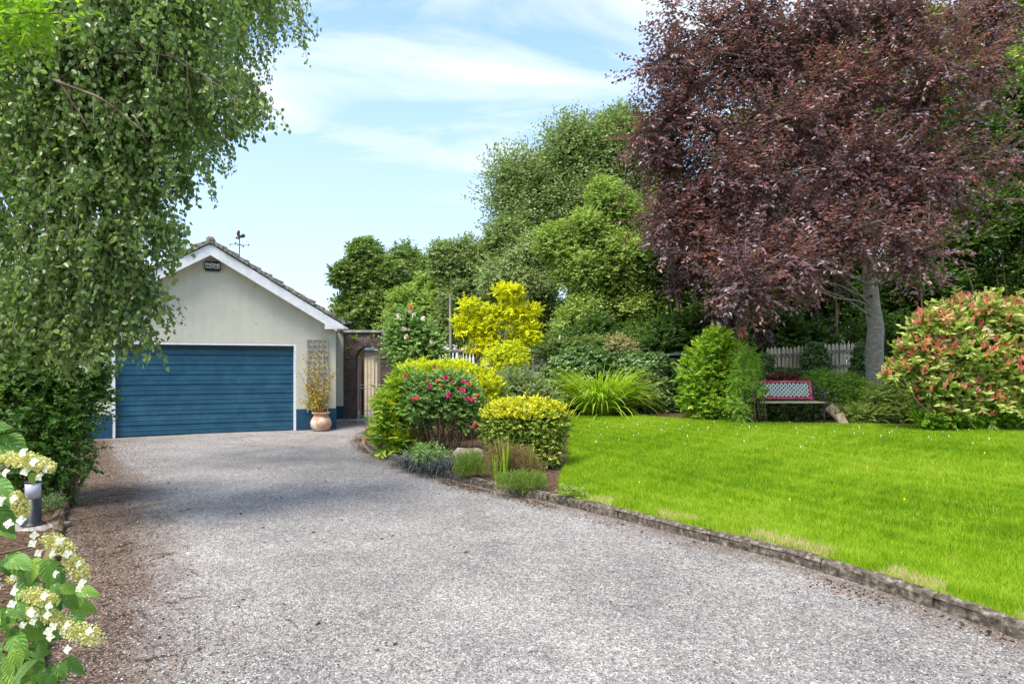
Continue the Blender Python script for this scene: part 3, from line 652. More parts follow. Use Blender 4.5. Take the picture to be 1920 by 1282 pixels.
xl, xr, gl_, gr_ = X_(644), X_(800), X_(666.5), X_(713); sp_ = Z_(672); rad = (gr_ - gl_) / 2; cx_ = (gl_ + gr_) / 2; tp = Z_(624)
arc = [(cx_ + rad * math.cos(t), sp_ + rad * math.sin(t)) for t in np.linspace(0, math.pi, 17)]
mb = MB(); t_ = .34
mb.box(xl, gl_, YW, YW + t_, -.02, sp_).box(gr_, xr, YW, YW + t_, -.02, sp_)
for i in range(16):
    (x0, z0), (x1, z1) = arc[i], arc[i+1]; mb.prism([(x1, z1), (x0, z0), (x0, tp), (x1, tp)], YW, YW + t_)
mb.box(xl, gl_, YW, YW + t_, sp_, tp).box(gr_, xr, YW, YW + t_, sp_, tp)
mb.build('wall', M['brick'], aw)
vs = MB()
for i in range(21):
    t0 = math.pi * i / 21 + .012; t1 = math.pi * (i + 1) / 21 - .012; r0, r1 = rad, rad + .27
    vs.prism([(cx_ + r0*math.cos(t0), sp_ + r0*math.sin(t0)), (cx_ + r1*math.cos(t0), sp_ + r1*math.sin(t0)), (cx_ + r1*math.cos(t1), sp_ + r1*math.sin(t1)), (cx_ + r0*math.cos(t1), sp_ + r0*math.sin(t1))], YW - .018, YW + .1)
M['brick2'] = mnoise('dark_arch_brick', (.06, .04, .038), (.13, .09, .08), 10, 8, .9, .15, .5, c3=(.2, .17, .15)); vs.build('arch_ring', M['brick2'], aw)
MB().box(xl - .10, xr + .03, YW - .05, YW + t_ + .05, tp, tp + .07, b=.012).build('coping', M['concrete'], aw)
# return wall beside the brick pier, painted like the garage
rw = thing('return_wall', 'narrow pale green wall strip with blue foot between garage and brick pier', 'wall', (X_(637), YW, 0))
MB().box(-5.3, xl - .003, YW + .02, YW + .28, 0, tp - .003).build('wall', M['render'], rw)
MB().box(-5.3, xl - .003, YW + .006, YW + .0195, 0, Z_(761)).build('plinth', M['plinth'], rw)
tag(MB().box(-4.75, -3.25, YW - .42, YW + .36, -.01, .095, b=.01).build('doorstep', M['concrete']), 'low concrete step in front of the arched gateway', 'step')
# gate
gt = thing('iron_gate', 'grey wrought iron gate with sunburst rods under the brick arch', 'gate', (cx_, YW + .17, .1)); yg = YW + .17
fb = MB(); zt = Z_(671); fb.tube([(gl_ + .02, yg, .12), (gl_ + .02, yg, zt), (gr_ - .02, yg, zt), (gr_ - .02, yg, .12)], .013, 6)
for z in (.15, Z_(728), Z_(722)): fb.tube([(gl_ + .02, yg, z), (gr_ - .02, yg, z)], .010, 6)
fb.build('frame', M['grey_metal'], gt)
for k in range(6):
    x = gl_ + .02 + (gr_ - gl_ - .04) * (k + .9) / 6.8
    MB().tube([(x, yg, .14), (x, yg, zt)], .010, 5).build('bar', M['grey_metal'], gt)
sb = MB()
for k in range(9):
    t = math.pi * (k + .5) / 9; sb.tube([(cx_ + .04*math.cos(t), yg, zt + .04*math.sin(t)), (cx_ + rad*.97*math.cos(t), yg, zt + rad*.97*math.sin(t))], .005, 5)
sb.tube([(cx_ + .08*math.cos(t), yg, zt + .08*math.sin(t)) for t in np.linspace(0, math.pi, 9)], .006, 5); sb.build('sunburst', M['grey_metal'], gt)
for s in (-1, 1):
    for zc in (Z_(702), Z_(745)):
        sw = MB()
        pts = [(cx_ + s * (.05 + .03 * math.sin(a)), yg + .012, zc + .12 * math.cos(a)) for a in np.linspace(0, 5.2, 14)]; sw.tube(pts, .004, 4); sw.build('scroll', M['grey_metal'], gt)
# beyond the gate: post, shed, paving
M['darkpost'] = mnoise('brown_timber', (.035, .018, .012), (.09, .05, .03), 5, 6, .8, .2, .3, 30, (6, 6, 1))
tag(MB().box(-4.32, -4.20, 17.7, 17.82, 0, 2.0, b=.01).build('timber_post', M['darkpost']), 'dark brown timber post seen just behind the iron gate', 'post')
sh = thing('cream_shed', 'cream boarded shed with pink corner seen through the gateway', 'shed', (-4.6, 20.5, 0))
M['cream'] = mnoise('cream_boards', (.60, .45, .28), (.72, .58, .38), 3, 6, .8, .2, .2, 20, (1, 1, 8)); M['pink'] = mnoise('pink_paint', (.55, .16, .20), (.6, .2, .25), 4, 4, .7, .2, .1)
MB().box(-5.02, -4.42, 20.5, 23, 0, 2.0).build('wall', M['cream'], sh)
MB().box(-5.3, -5.02, 20.46, 20.6, 0, 1.75).build('corner_board', M['pink'], sh)
M['felt'] = mnoise('blue_grey_felt', (.10, .16, .20), (.18, .26, .32), 4, 6, .9, .1, .2)
MB().box(-5.35, -4.3, 20.3, 23.2, 2.0, 2.09, b=.01).build('roof', M['felt'], sh)
MB().box(-4.95, -4.50, 20.47, 20.498, .05, 1.85).build('door', M['cream'], sh)
tag(MB().box(-6.5, -2.7, 17.3, 24, -.05, .02).build('back_path', M['concrete']), kind='structure')

# ================================================================ GARDEN WALL, ORNAMENT, SHED, POLE
YB = 17.6
def XB(px): return (px - 960) / F * YB
def ZB(py): return EYE - (py - HY) / F * YB
M['oldstone'] = mnoise('grey_lichen_concrete', (.10, .085, .07), (.20, .175, .15), 9, 9, .9, .1, .6, 40, c3=(.36, .33, .30))
gw = thing('balustrade_wall', 'old grey concrete garden wall with balusters and pierced blocks behind the golden tree', 'wall', (XB(930), YB, 0))
MB().box(XB(800), XB(1075), YB - .06, YB + .22, ZB(661), ZB(655.5), b=.012).build('coping', M['oldstone'], gw)
MB().box(XB(800), XB(1075), YB, YB + .16, 0, ZB(700)).build('base_wall', M['oldstone'], gw)
for px in (808, 863, 918, 972, 1020, 1072):
    MB().box(XB(px) - .06, XB(px) + .06, YB - .03, YB + .19, ZB(700), ZB(661), b=.008).build('pier', M['oldstone'], gw)
for k in range(17):
    x = XB(814) + k * .095
    if abs(x - XB(863)) < .09: continue
    MB().lathe([(.03, 0), (.03, .03), (.018, .05), (.036, .17), (.03, .26), (.016, .42), (.03, .5), (.03, ZB(661) - ZB(700))], 8, Matrix.Translation((x, YB + .08, ZB(700)))).build('baluster', M['oldstone'], gw, True)
pb_ = MB()
for (a, b_) in ((923, 968), (977, 1016), (1025, 1068)):
    xa_, xb_ = XB(a), XB(b_); nx = max(1, round((xb_ - xa_) / .19)); cell = (xb_ - xa_) / nx; zb0, zt0 = ZB(700), ZB(661); nz = 3; ch = (zt0 - zb0) / nz
    for i in range(nx):
        for j in range(nz):
            cx2, cz2 = xa_ + cell * (i + .5), zb0 + ch * (j + .5)
            pb_.tube([(cx2 + cell * .42 * math.cos(t), YB + .08, cz2 + ch * .42 * math.sin(t)) for t in np.linspace(0, 2 * math.pi, 13)], .022, 5)
            pb_.box(cx2 - cell * .5, cx2 - cell * .42, YB + .03, YB + .13, cz2 - ch * .5, cz2 + ch * .5)
pb_.build('pierced_blocks', M['oldstone'], gw)
M['ornament'] = mnoise('pale_pink_stone', (.5, .42, .40), (.68, .60, .58), 12, 6, .8, .2, .3)
p = at(1050, 656, 17.2)
on = thing('garden_ornament', 'small pale tiered stone lantern finial standing above the ivy', 'ornament', (p[0], 17.2, 0))
MB().lathe([(.16, 0), (.16, .06), (.09, .1), (.08, p[2] - .1), (.13, p[2] - .06), (.13, p[2])], 12, Matrix.Translation((p[0], 17.2, 0))).build('pedestal', M['ornament'], on, True)
MB().lathe([(.12, 0), (.12, .05), (.08, .07), (.085, .15), (.12, .16), (.06, .24), (.045, .26), (.07, .28), (.03, .34), (.02, .36), (.03, .38), (.0, .41)], 12, Matrix.Translation((p[0], 17.2, p[2]))).build('finial', M['ornament'], on, True)
tag(MB().tube([at(845, 690, 19.5), at(844, 553, 19.5)], [.045, .035], 8).build('wooden_pole', M['oldwood']), 'thin pale weathered pole rising behind the climbing rose', 'pole')
M['redbrick'] = mbrick('red_brick', (.25, .09, .06), (.33, .14, .09), (.25, .22, .2))
bw_ = thing('brick_wall', 'low red brick wall piece half hidden between two ivy mounds', 'wall', (2.6, 16.5, .3))
MB().box(2.35, 3.35, 16.4, 16.6, .2, 1.75).build('wall', M['redbrick'], bw_); MB().box(2.3, 3.45, 16.36, 16.64, 1.75, 1.80, b=.008).build('coping', M['concrete'], bw_)
M['slate'] = mnoise('blue_grey_boards', (.03, .04, .055), (.055, .07, .09), 4, 6, .7, .25, .3, 22, (1, 1, 7)); M['slate2'] = mnoise('grey_roof_felt', (.10, .125, .15), (.17, .2, .235), 5, 6, .8, .2, .2)
ys_ = 15.6; xs0, xs1 = (1213 - 960) / F * ys_, (1300 - 960) / F * ys_
gs = thing('garden_shed', 'small dark blue-grey shed with low roof between ivy and the laurel', 'shed', ((xs0 + xs1) / 2, ys_, .4))
zr0, zr1 = EYE - (668 - HY) / F * ys_, EYE - (661 - HY) / F * ys_
w_ = MB()
nbv = 8
for k in range(nbv):
    a, b_ = xs0 + .04 + (xs1 - xs0 - .08) * k / nbv, xs0 + .04 + (xs1 - xs0 - .08) * (k + 1) / nbv - .006; w_.box(a, b_, ys_, ys_ + .02, .3, zr0 - .03)
w_.box(xs0 + .04, xs1 - .04, ys_ + .021, ys_ + 1.6, .3, zr0 - .03); w_.build('wall', M['slate'], gs)
MB().prism([(xs0 - .05, zr0 - .03), (xs1 + .05, zr1 - .03), (xs1 + .05, zr1 + .02), (xs0 - .05, zr0 + .02)], ys_ - .12, ys_ + 1.7).build('roof', M['slate2'], gs)
dx_ = (1268 - 960) / F * ys_
MB().box(dx_ - .05, dx_ + .07, ys_ - .03, ys_ - .001, .95, 1.5, b=.004).build('notice', M['white'], gs)
MB().box(dx_ - .12, dx_ - .09, ys_ - .025, ys_ - .001, .4, zr0 - .06).build('corner_batten', M['slate2'], gs)

# ================================================================ PICKET FENCE
yf = 16.0
def XF(px): return (px - 960) / F * yf
def ZF(py): return EYE - (py - HY) / F * yf
pr = np.random.default_rng(12)
def picket(pa, pb, ytop_a, ytop_b, label):
    t = thing('picket_fence', label, 'fence', (XF((pa + pb) / 2), yf, .4), group='picket fence sections behind the bench')
    x = XF(pa); 
    while x < XF(pb):
        f_ = (x - XF(pa)) / (XF(pb) - XF(pa)); zt = ZF(ytop_a + (ytop_b - ytop_a) * f_) + pr.normal(0, .012); w2 = .036
        tl_ = pr.normal(0, .006)
        MB().prism([(x - w2, .38), (x + w2, .38), (x + w2 + tl_, zt - .07), (x + tl_, zt), (x - w2 + tl_, zt - .07)], yf, yf + .018).build('paling', M['paling'], t)
        x += .098
    for dz in (.22, .60):
        za = ZF(ytop_a) - dz; zb_ = ZF(ytop_b) - dz
        MB().prism([(XF(pa) - .05, za - .04), (XF(pb) + .03, zb_ - .04), (XF(pb) + .03, zb_ + .04), (XF(pa) - .05, za + .04)], yf - .035, yf - .001).build('rail', M['oldwood'], t)
    for x in (XF(pa) + .1, XF(pb) - .1): MB().box(x - .045, x + .045, yf + .019, yf + .10, .3, ZF((ytop_a + ytop_b) / 2) - .1, b=.006).build('post', M['oldwood'], t)
picket(1440, 1530, 651, 646, 'weathered pointed picket fence section to the left of the ivy clump')
picket(1534, 1622, 644, 641, 'weathered pointed picket fence section between ivy clump and beech trunk')

# ================================================================ BENCH
bl = ong(1421, 793); br_ = ong(1549, 794); yb = (bl[1] + br_[1]) / 2; zg = gz((bl[0] + br_[0]) / 2, yb) + .01; x0, x1 = bl[0], br_[0]
bn = thing('garden_bench', 'old red and white garden bench with lattice back on black iron legs', 'bench', ((x0 + x1) / 2, yb + .2, zg))
M['iron'] = mnoise('black_iron', (.012, .014, .02), (.04, .045, .055), 20, 4, .5, .4, .1)
M['redpaint'] = mnoise('faded_red_paint', (.50, .06, .09), (.62, .14, .17), 7, 8, .6, .3, .3, c3=(.70, .35, .36), lo=.4, hi=.72)
M['bwhite'] = mnoise('chalky_white_paint', (.66, .68, .66), (.82, .83, .80), 14, 7, .7, .2, .2)
M['bwood'] = mnoise('pale_seat_wood', (.40, .31, .20), (.60, .50, .36), 4, 8, .8, .2, .3, 30, (1, 8, 8))
for s, x in ((-1, x0), (1, x1)):
    e = MB(); w = .02
    fr_ = [(0, .0), (.015, .12), (.01, .25), (.0, .36), (-.005, .40)]
    e.tube([(x, yb + a, zg + z) for a, z in fr_], [.022, .018, .02, .022, .024], 8)
    bk = [(.50, 0), (.46, .15), (.42, .32), (.42, .42), (.48, .62), (.53, .82)]
    e.tube([(x, yb + a, zg + z) for a, z in bk], [.022, .018, .02, .022, .02, .022], 8)
    e.tube([(x, yb - .01, zg + .37), (x, yb + .42, zg + .36)], .02, 8)
    e.tube([(x, yb + a, zg + z) for a, z in ((.0, .38), (-.02, .48), (.01, .57), (.10, .60), (.25, .60), (.38, .62), (.47, .60))], .016, 8)
    e.tube([(x, yb + a, zg + z) for a, z in ((.02, .1), (.15, .2), (.3, .21), (.46, .12))], .012, 6)
    e.tube([(x, yb + .14 + .06 * math.cos(t), zg + .48 + .06 * math.sin(t)) for t in np.linspace(0, 5.5, 12)], .009, 5)
    e.build('iron_end', M['iron'], bn, True)
for k in range(5):
    y = yb + .01 + k * .085; MB().box(x0 - .01, x1 + .01, y - .033, y + .033, zg + .385, zg + .41, b=.005).build('seat_slat', M['bwood'], bn)
BK = Matrix.Translation((0, yb + .43, zg + .42)) @ Matrix.Rotation(R(-14), 4, 'X')
MB().box(x0 + .06, x1 - .02, -.018, .018, .02, .07, BK, b=.004).box(x0 + .06, x1 - .02, -.018, .018, .355, .405, BK, b=.004).box(x0 + .035, x0 + .085, -.02, .02, 0, .41, BK, b=.004).box(x1 - .085, x1 - .03, -.02, .02, 0, .41, BK, b=.004).build('back_frame', M['redpaint'], bn)
lt = MB(); X0, X1, Z0, Z1 = x0 + .085, x1 - .09, .07, .355; hh = Z1 - Z0
for s in (1, -1):
    x = X0 - hh
    while x < X1:
        a = [x, Z0] if s > 0 else [x, Z1]; b_ = [x + hh, Z1] if s > 0 else [x + hh, Z0]
        ta = max(0, (X0 - x) / hh); tb = min(1, (X1 - x) / hh)
        if tb - ta > .05:
            pa = (a[0] + (b_[0] - a[0]) * ta, a[1] + (b_[1] - a[1]) * ta); pb2 = (a[0] + (b_[0] - a[0]) * tb, a[1] + (b_[1] - a[1]) * tb)
            dxn, dzn = np.array((hh, s * hh)) / (hh * 1.4142); w2 = .0125; nx_, nz_ = -dzn * w2, dxn * w2
            pl = [(pa[0] - nx_, pa[1] - nz_), (pb2[0] - nx_, pb2[1] - nz_), (pb2[0] + nx_, pb2[1] + nz_), (pa[0] + nx_, pa[1] + nz_)]
            lt.prism(pl, -.006 if s > 0 else .001, -.0005 if s > 0 else .0065, BK)
        x += .084
lt.build('lattice', M['bwhite'], bn)
# logs leaning beside the bench
M['log'] = mnoise('split_log', (.20, .14, .09), (.40, .30, .21), 3, 8, .9, .1, .6, 25, (5, 5, 1), c3=(.5, .4, .3))
def slab(px, py, L, ang, lean, wd, th, label, yy=.25, s2=0):
    b0 = ong(px, py); Mx = Matrix.Translation((b0[0], b0[1] + s2, b0[2] - .02)) @ Matrix.Rotation(ang, 4, 'Y') @ Matrix.Rotation(lean, 4, 'X')
    o = MB(); sr = np.random.default_rng(int(px)); v = []; f = []
    for k in range(6):
        z = L * k / 5
        for a in np.linspace(0, 2 * math.pi, 9)[:-1]: v.append(((wd * math.copysign(abs(math.cos(a)) ** .6, math.cos(a))) * (1 + sr.normal(0, .04)), th * math.copysign(abs(math.sin(a)) ** .6, math.sin(a)) * (1 + sr.normal(0, .06)), z + sr.normal(0, .006)))
    for k in range(5):
        for j in range(8): f.append((k*8+j, k*8+(j+1) % 8, (k+1)*8+(j+1) % 8, (k+1)*8+j))
    f += [tuple(range(7, -1, -1)), tuple(range(40, 48))]; o.add(v, f, Mx); return tag(o.build('split_log', M['log']), label, 'log', 'split logs beside the bench')
slab(1588, 790, .42, R(-38), R(-20), .10, .03, 'tall split log leaning left beside the bench', s2=.1)
slab(1585, 797, .26, R(-22), R(-14), .085, .03, 'short broken log lying in front of the leaning one')
tag(MB().prism([(bl[0] - .20, zg - .02), (bl[0] - .06, zg - .02), (bl[0] - .05, zg + .17), (bl[0] - .17, zg + .2)], bl[1] + .1, bl[1] + .14).build('slate_slab', M['slate']), 'dark slate slab standing beside the left bench leg', 'slab')

# ================================================================ BOLLARD LIGHT
bo = np.array(((62 - 960) / F * 6.0, 6.0, 0.05)); bl_ = thing('bollard_light', 'black garden bollard light with a white glass band', 'light', bo)
TB = Matrix.Translation(bo)
def zpx(py, Y): return EYE - (py - HY) / F * Y
hB = zpx(900, 6.0) - .05
r_ = .068
MB().lathe([(.10, 0), (.10, .012), (r_ + .01, .022), (r_, .03), (r_, hB - .17)], 24, TB).build('post', M['black'], bl_, True)
M['opal'] = mnoise('opal_glass', (.42, .42, .46), (.50, .50, .54), 4, 2, .3, .5, 0)
MB().lathe([(r_ - .004, hB - .17), (r_ - .004, hB - .02)], 24, TB).build('diffuser', M['opal'], bl_, True)
MB().lathe([(r_, hB - .02), (r_ + .003, hB - .015), (r_ + .002, hB - .004), (r_ - .01, hB), (0, hB + .002)], 24, TB).build('cap', M['black'], bl_, True)
tag(MB().box(bo[0] - .22, bo[0] + .26, 5.82, 6.15, .0, .048, b=.01).build('paving_slab', M['concrete']), 'small concrete slab under the bollard light', 'slab')
tag(MB().lathe([(.0, .0), (.16, .01), (.24, .10), (.26, .22), (.22, .34), (.12, .42), (.0, .44)], 20, Matrix.Translation((-8.95, 12.3, 0))).build('white_boulder', M['white'], smooth=True), 'rounded white painted boulder at the left foot of the garage', 'boulder')
# ================================================================ FOLIAGE MATERIALS
L_ = {}
L_['birch'] = mleaf('birch_leaf', [(.075, .14, .035), (.14, .225, .06), (.21, .30, .09), (.32, .40, .13)], .38, .35, .5, 1.7)
L_['haw'] = mleaf('hawthorn_leaf', [(.03, .085, .015), (.065, .16, .022), (.12, .25, .03), (.20, .33, .05)], .3, .4, .4)
L_['maple'] = mleaf('bright_maple_leaf', [(.16, .30, .02), (.25, .42, .03), (.35, .5, .05)], .45, .5, .3)
L_['beech'] = mleaf('copper_beech_leaf', [(.06, .035, .05), (.13, .075, .095), (.21, .10, .115), (.34, .105, .09)], .3, .38, .9, 1.7)
L_['mid'] = mleaf('mid_green_leaf', [(.08, .13, .03), (.14, .205, .05), (.21, .29, .07), (.30, .38, .10)], .3, .45, .35)
L_['olive'] = mleaf('olive_green_leaf', [(.12, .17, .06), (.19, .26, .085), (.27, .34, .115), (.37, .43, .16)], .3, .45, .35)
L_['bright'] = mleaf('bright_green_leaf', [(.13, .20, .04), (.22, .31, .06), (.32, .42, .085), (.44, .52, .15)], .35, .45, .35)
L_['dark'] = mleaf('dark_green_leaf', [(.012, .035, .008), (.022, .06, .012), (.035, .09, .015), (.06, .13, .02)], .25, .45, .35)
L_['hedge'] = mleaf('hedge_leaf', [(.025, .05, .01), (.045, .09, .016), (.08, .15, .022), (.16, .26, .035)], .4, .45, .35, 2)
L_['gold'] = mleaf('golden_leaf', [(.42, .50, .01), (.66, .68, .015), (.82, .78, .02), (.86, .80, .04)], .35, .5, .25, 1.2)
L_['gold2'] = mleaf('golden_green_leaf', [(.20, .30, .015), (.42, .50, .02), (.66, .68, .03), (.78, .76, .06)], .3, .5, .3)
L_['privet'] = mleaf('golden_privet_leaf', [(.30, .36, .01), (.60, .58, .015), (.80, .74, .02), (.86, .78, .03), (.82, .80, .22)], .3, .4, .4, 1.2)
L_['privetlow'] = mleaf('variegated_privet_leaf', [(.05, .13, .015), (.11, .22, .02), (.40, .45, .04), (.72, .68, .16)], .25, .4, .4, 1.2)
L_['aucuba'] = mleaf('glossy_laurel_leaf', [(.10, .20, .02), (.22, .36, .03), (.38, .52, .04), (.58, .66, .07)], .3, .28, .6)
L_['aucubatop'] = mleaf('yellow_young_laurel_leaf', [(.55, .62, .02), (.74, .74, .025), (.84, .78, .05)], .35, .35, .4, 1.2)
L_['rose'] = mleaf('rose_leaf', [(.08, .16, .03), (.15, .27, .055), (.24, .38, .09), (.38, .52, .16)], .3, .35, .5)
L_['ivy'] = mleaf('ivy_leaf', [(.05, .11, .02), (.10, .19, .04), (.17, .28, .07), (.32, .42, .18)], .2, .3, .6)
L_['croc'] = mleaf('strap_leaf', [(.14, .26, .015), (.26, .42, .02), (.40, .54, .04), (.58, .60, .16)], .35, .45, .35)
L_['laurel'] = mleaf('yellow_green_shrub_leaf', [(.08, .18, .012), (.19, .34, .02), (.36, .50, .04), (.55, .62, .09)], .35, .35, .45)
L_['fern'] = mleaf('feathery_leaf', [(.20, .33, .04), (.33, .50, .06), (.46, .62, .11)], .35, .5, .3)
L_['photg'] = mleaf('photinia_green_leaf', [(.11, .16, .02), (.22, .30, .04), (.36, .44, .08), (.50, .54, .18), (.60, .52, .26)], .3, .28, .55)
L_['photr'] = mleaf('photinia_red_leaf', [(.78, .14, .15), (.85, .24, .24), (.88, .40, .36), (.86, .50, .34)], .4, .3, .5, 1.2)
L_['heath'] = mleaf('heather_leaf', [(.11, .17, .03), (.19, .28, .045), (.30, .40, .07)], .25, .6, .2)
L_['heathb'] = mleaf('brown_heather_leaf', [(.13, .06, .04), (.26, .13, .08), (.24, .24, .07), (.36, .19, .13)], .2, .7, .2)
L_['blue'] = mleaf('blue_grey_grass', [(.02, .024, .024), (.055, .062, .064), (.11, .125, .13), (.22, .25, .26)], .1, .4, .5, 1)
L_['lav'] = mleaf('grey_green_stem', [(.10, .15, .06), (.17, .24, .10), (.25, .32, .16)], .25, .6, .2)
L_['climb'] = mleaf('yellowing_climber_leaf', [(.20, .22, .02), (.45, .38, .04), (.60, .45, .05), (.5, .25, .05)], .3, .5, .3, 1.2)
L_['cover'] = mleaf('ground_cover_leaf', [(.09, .20, .01), (.18, .34, .015), (.30, .45, .02)], .35, .5, .3)
L_['straw'] = mleaf('straw_vine', [(.20, .20, .06), (.42, .40, .16), (.60, .55, .28)], .2, .8, .2, 1)
L_['redacer'] = mleaf('dark_red_acer_leaf', [(.14, .04, .04), (.24, .07, .06), (.34, .12, .09)], .25, .5, .3)
L_['hyd'] = mleaf('hydrangea_leaf', [(.05, .14, .03), (.10, .24, .04), (.18, .36, .06), (.28, .46, .09)], .35, .4, .4, 1.3)
L_['pink'] = mleaf('magenta_petal', [(.55, .01, .16), (.75, .02, .28), (.85, .06, .36)], .3, .5, .3, 1)
L_['coral'] = mleaf('coral_petal', [(.75, .08, .05), (.8, .18, .12), (.85, .3, .2)], .3, .5, .3, 1)
L_['blush'] = mleaf('blush_petal', [(.75, .52, .48), (.85, .70, .66), (.88, .78, .76)], .3, .5, .3, 1)
L_['orange'] = mleaf('orange_petal', [(.75, .14, .02), (.85, .25, .03)], .3, .5, .3, 1)
L_['whitep'] = mleaf('white_petal_leaf', [(.62, .62, .48), (.80, .80, .70)], .3, .5, .3, 1)
L_['creamf'] = mleaf('cream_floret', [(.55, .52, .14), (.72, .68, .26), (.82, .79, .45)], .3, .6, .2, 1)
def mbark(name, c1, c2, c3, s=5, st=(1, 1, .25), bump=.6, bs=14):
    return mnoise(name, c1, c2, s, 9, .9, .15, bump, bs, st, c3=c3, dist=.012)
M['beechbark'] = mbark('beech_bark', (.22, .19, .15), (.34, .305, .255), (.50, .46, .39), 9, (1, 1, 5), .5, 22)
M['bark'] = mbark('brown_bark', (.05, .035, .022), (.12, .09, .06), (.20, .16, .11))
M['birchbark'] = mbark('birch_bark', (.06, .04, .03), (.13, .095, .07), (.24, .20, .16))
M['stem'] = mbark('shrub_stem', (.07, .045, .03), (.16, .11, .07), (.26, .19, .13), bump=0)

def tree(name, label, cat, base, trunk, r0, r1, L, Y, n, per, tl, ls, lw, mat, bark=None, group=None, seed=1, depth=1.0, shape=KITE, twigs=6, limb_r=.45, **kw):
    """trunk: photo pixels + optional depth offset; lobes L in photo pixels at depth Y"""
    rng = np.random.default_rng(seed); lob = lobes_px(L, Y, depth)
    bx, by = (base[0] - 960) / F * Y, Y; bz = gz(bx, by) if by < 30 else 0
    t = thing(name, label, cat, (bx, by, bz), 0, group)
    mb = MB(); tp = [np.array((bx, by, bz - .1))] + [at(q[0], q[1], Y + (q[2] if len(q) > 2 else 0)) for q in trunk]
    tr_ = [tp[0]]
    for a, b in zip(tp[:-1], tp[1:]):
        for k in range(1, 4): tr_.append(a + (b - a) * k / 3 + rng.normal(size=3) * .02 * np.linalg.norm(b - a) * (k < 3))
    rad = [r0 * (1.25 if i == 0 else 1) + (r1 - r0) * (i / (len(tr_) - 1)) for i in range(len(tr_))]
    mb.tube(tr_, rad, 14); A = np.array(tr_)
    mb.build('trunk', M[bark or 'bark'], t, True)
    sub_k = kw.pop('sub', 4); fl = kw.pop('flat', .75); keep = kw.pop('keep', .6); ssz = kw.pop('ssz', (.3, .5)); tw_leaf = kw.pop('twig_tubes', 0); nlimb = kw.pop('nlimb', 999)
    lob2 = sublobes(rng, lob, sub_k, ssz, fl, keep=keep) if sub_k else lob
    own0 = np.repeat(np.arange(len(lob)), sub_k + 1) if sub_k else np.arange(len(lob)); npl = kw.pop('plume', 0); pln = kw.pop('plume_len', .6)
    if npl: pm = plumes(rng, lob, npl, pln * (Y / 25)); lob2 = np.concatenate([lob2, pm]); own0 = np.concatenate([own0, np.full(len(pm), -1)])
    sp = sprays(rng, lob2, n, per, tl, **kw)
    br = MB(); own = own0[sp['li']]
    for li, q in enumerate(lob):
        if li >= nlimb: continue
        c = q[:3]; cand = A[A[:, 2] < c[2] - .1]; cand = cand if len(cand) else A[-4:]
        s = cand[np.argmin(np.linalg.norm(cand - c, axis=1) + 0.0)]; i = int(np.argmin(np.linalg.norm(A - s, axis=1)))
        rr_ = min(rad[i] * limb_r, .035 + .02 * q[3]); pts = limb(br, s, c, rr_, rr_ * .35, rng, 8, .05, .12)
        ids = np.where(own == li)[0]
        for j in (rng.choice(ids, min(twigs, len(ids)), replace=False) if len(ids) else []):
            e = sp['s'][j]; k = int(np.argmin([np.linalg.norm(np.array(p) - e) for p in pts[3:]])) + 3; limb(br, pts[max(3, k - 1)], e, rr_ * .3, rr_ * .07, rng, 5, .05, .1, 4)
    if tw_leaf:
        for j in rng.choice(len(sp['s']), min(tw_leaf, len(sp['s'])), replace=False):
            br.tube([sp['s'][j], (sp['s'][j] + sp['e'][j]) / 2 + (0, 0, .01), sp['e'][j]], [.006, .004, .002], 3)
    br.build('branches', M[bark or 'bark'], t, True)
    put('crown', sp, ls, lw, L_[mat], t, rng, shape)
    return t, lob, rng

# ================================================================ BACKGROUND TREES
BG = dict(outw=1.0, up=.3, droop=.1, spread=.55, shell=.3, hole=-.22, hs=2.1, nup=.5, nout=.8, njit=.6, sub=11, ssz=(.14, .30), flat=.8)
def bgtree(label, base, L, Y, n, ls, mat, seed, trunk=None, name='broadleaf_tree', shape=KITE, **kw):
    k = dict(BG); k.update(kw); xs = np.mean([q[0] for q in L]); yt = min(q[1] for q in L)
    n = int(n * 1.6); ls = ls * .88; k.setdefault('keep', .62); k.setdefault('plume', 26)
    return tree(name, label, 'tree', base, trunk or [(base[0] + 3, 640), (xs, (yt + 640) / 2), (xs, yt)], .22, .05, L, Y, n, 9, k.pop('tl', .55), ls, ls * .62, mat, group='background trees beyond the garden wall', seed=seed, shape=shape, **k)
bgtree('rounded dark green tree directly right of the garage roof', (690, 720), [(690, 497, 36, 28), (664, 535, 34, 34), (715, 535, 36, 34), (690, 575, 62, 40), (648, 580, 28, 28), (660, 620, 50, 30)], 36, 3800, .24, 'mid', 11, tl=.6, plume_len=.35)
bgtree('small dark tree between the rounded tree and the long treeline', (762, 700), [(755, 508, 30, 24), (772, 530, 26, 22), (748, 548, 30, 30), (738, 585, 35, 35)], 38, 1900, .24, 'mid', 12, tl=.8)
bgtree('low pale green tree behind the climbing rose', (780, 720), [(790, 575, 45, 34), (825, 562, 36, 30), (755, 605, 40, 30), (800, 615, 60, 34), (840, 600, 30, 40)], 29, 3000, .19, 'bright', 13)
bgtree('spreading olive green tree left of the tallest tree', (900, 720), [(868, 510, 30, 24), (850, 490, 16, 8), (895, 500, 54, 36), (940, 462, 54, 32), (880, 555, 60, 40), (940, 540, 60, 50), (870, 610, 55, 40), (965, 480, 45, 40)], 27, 5600, .15, 'olive', 14)
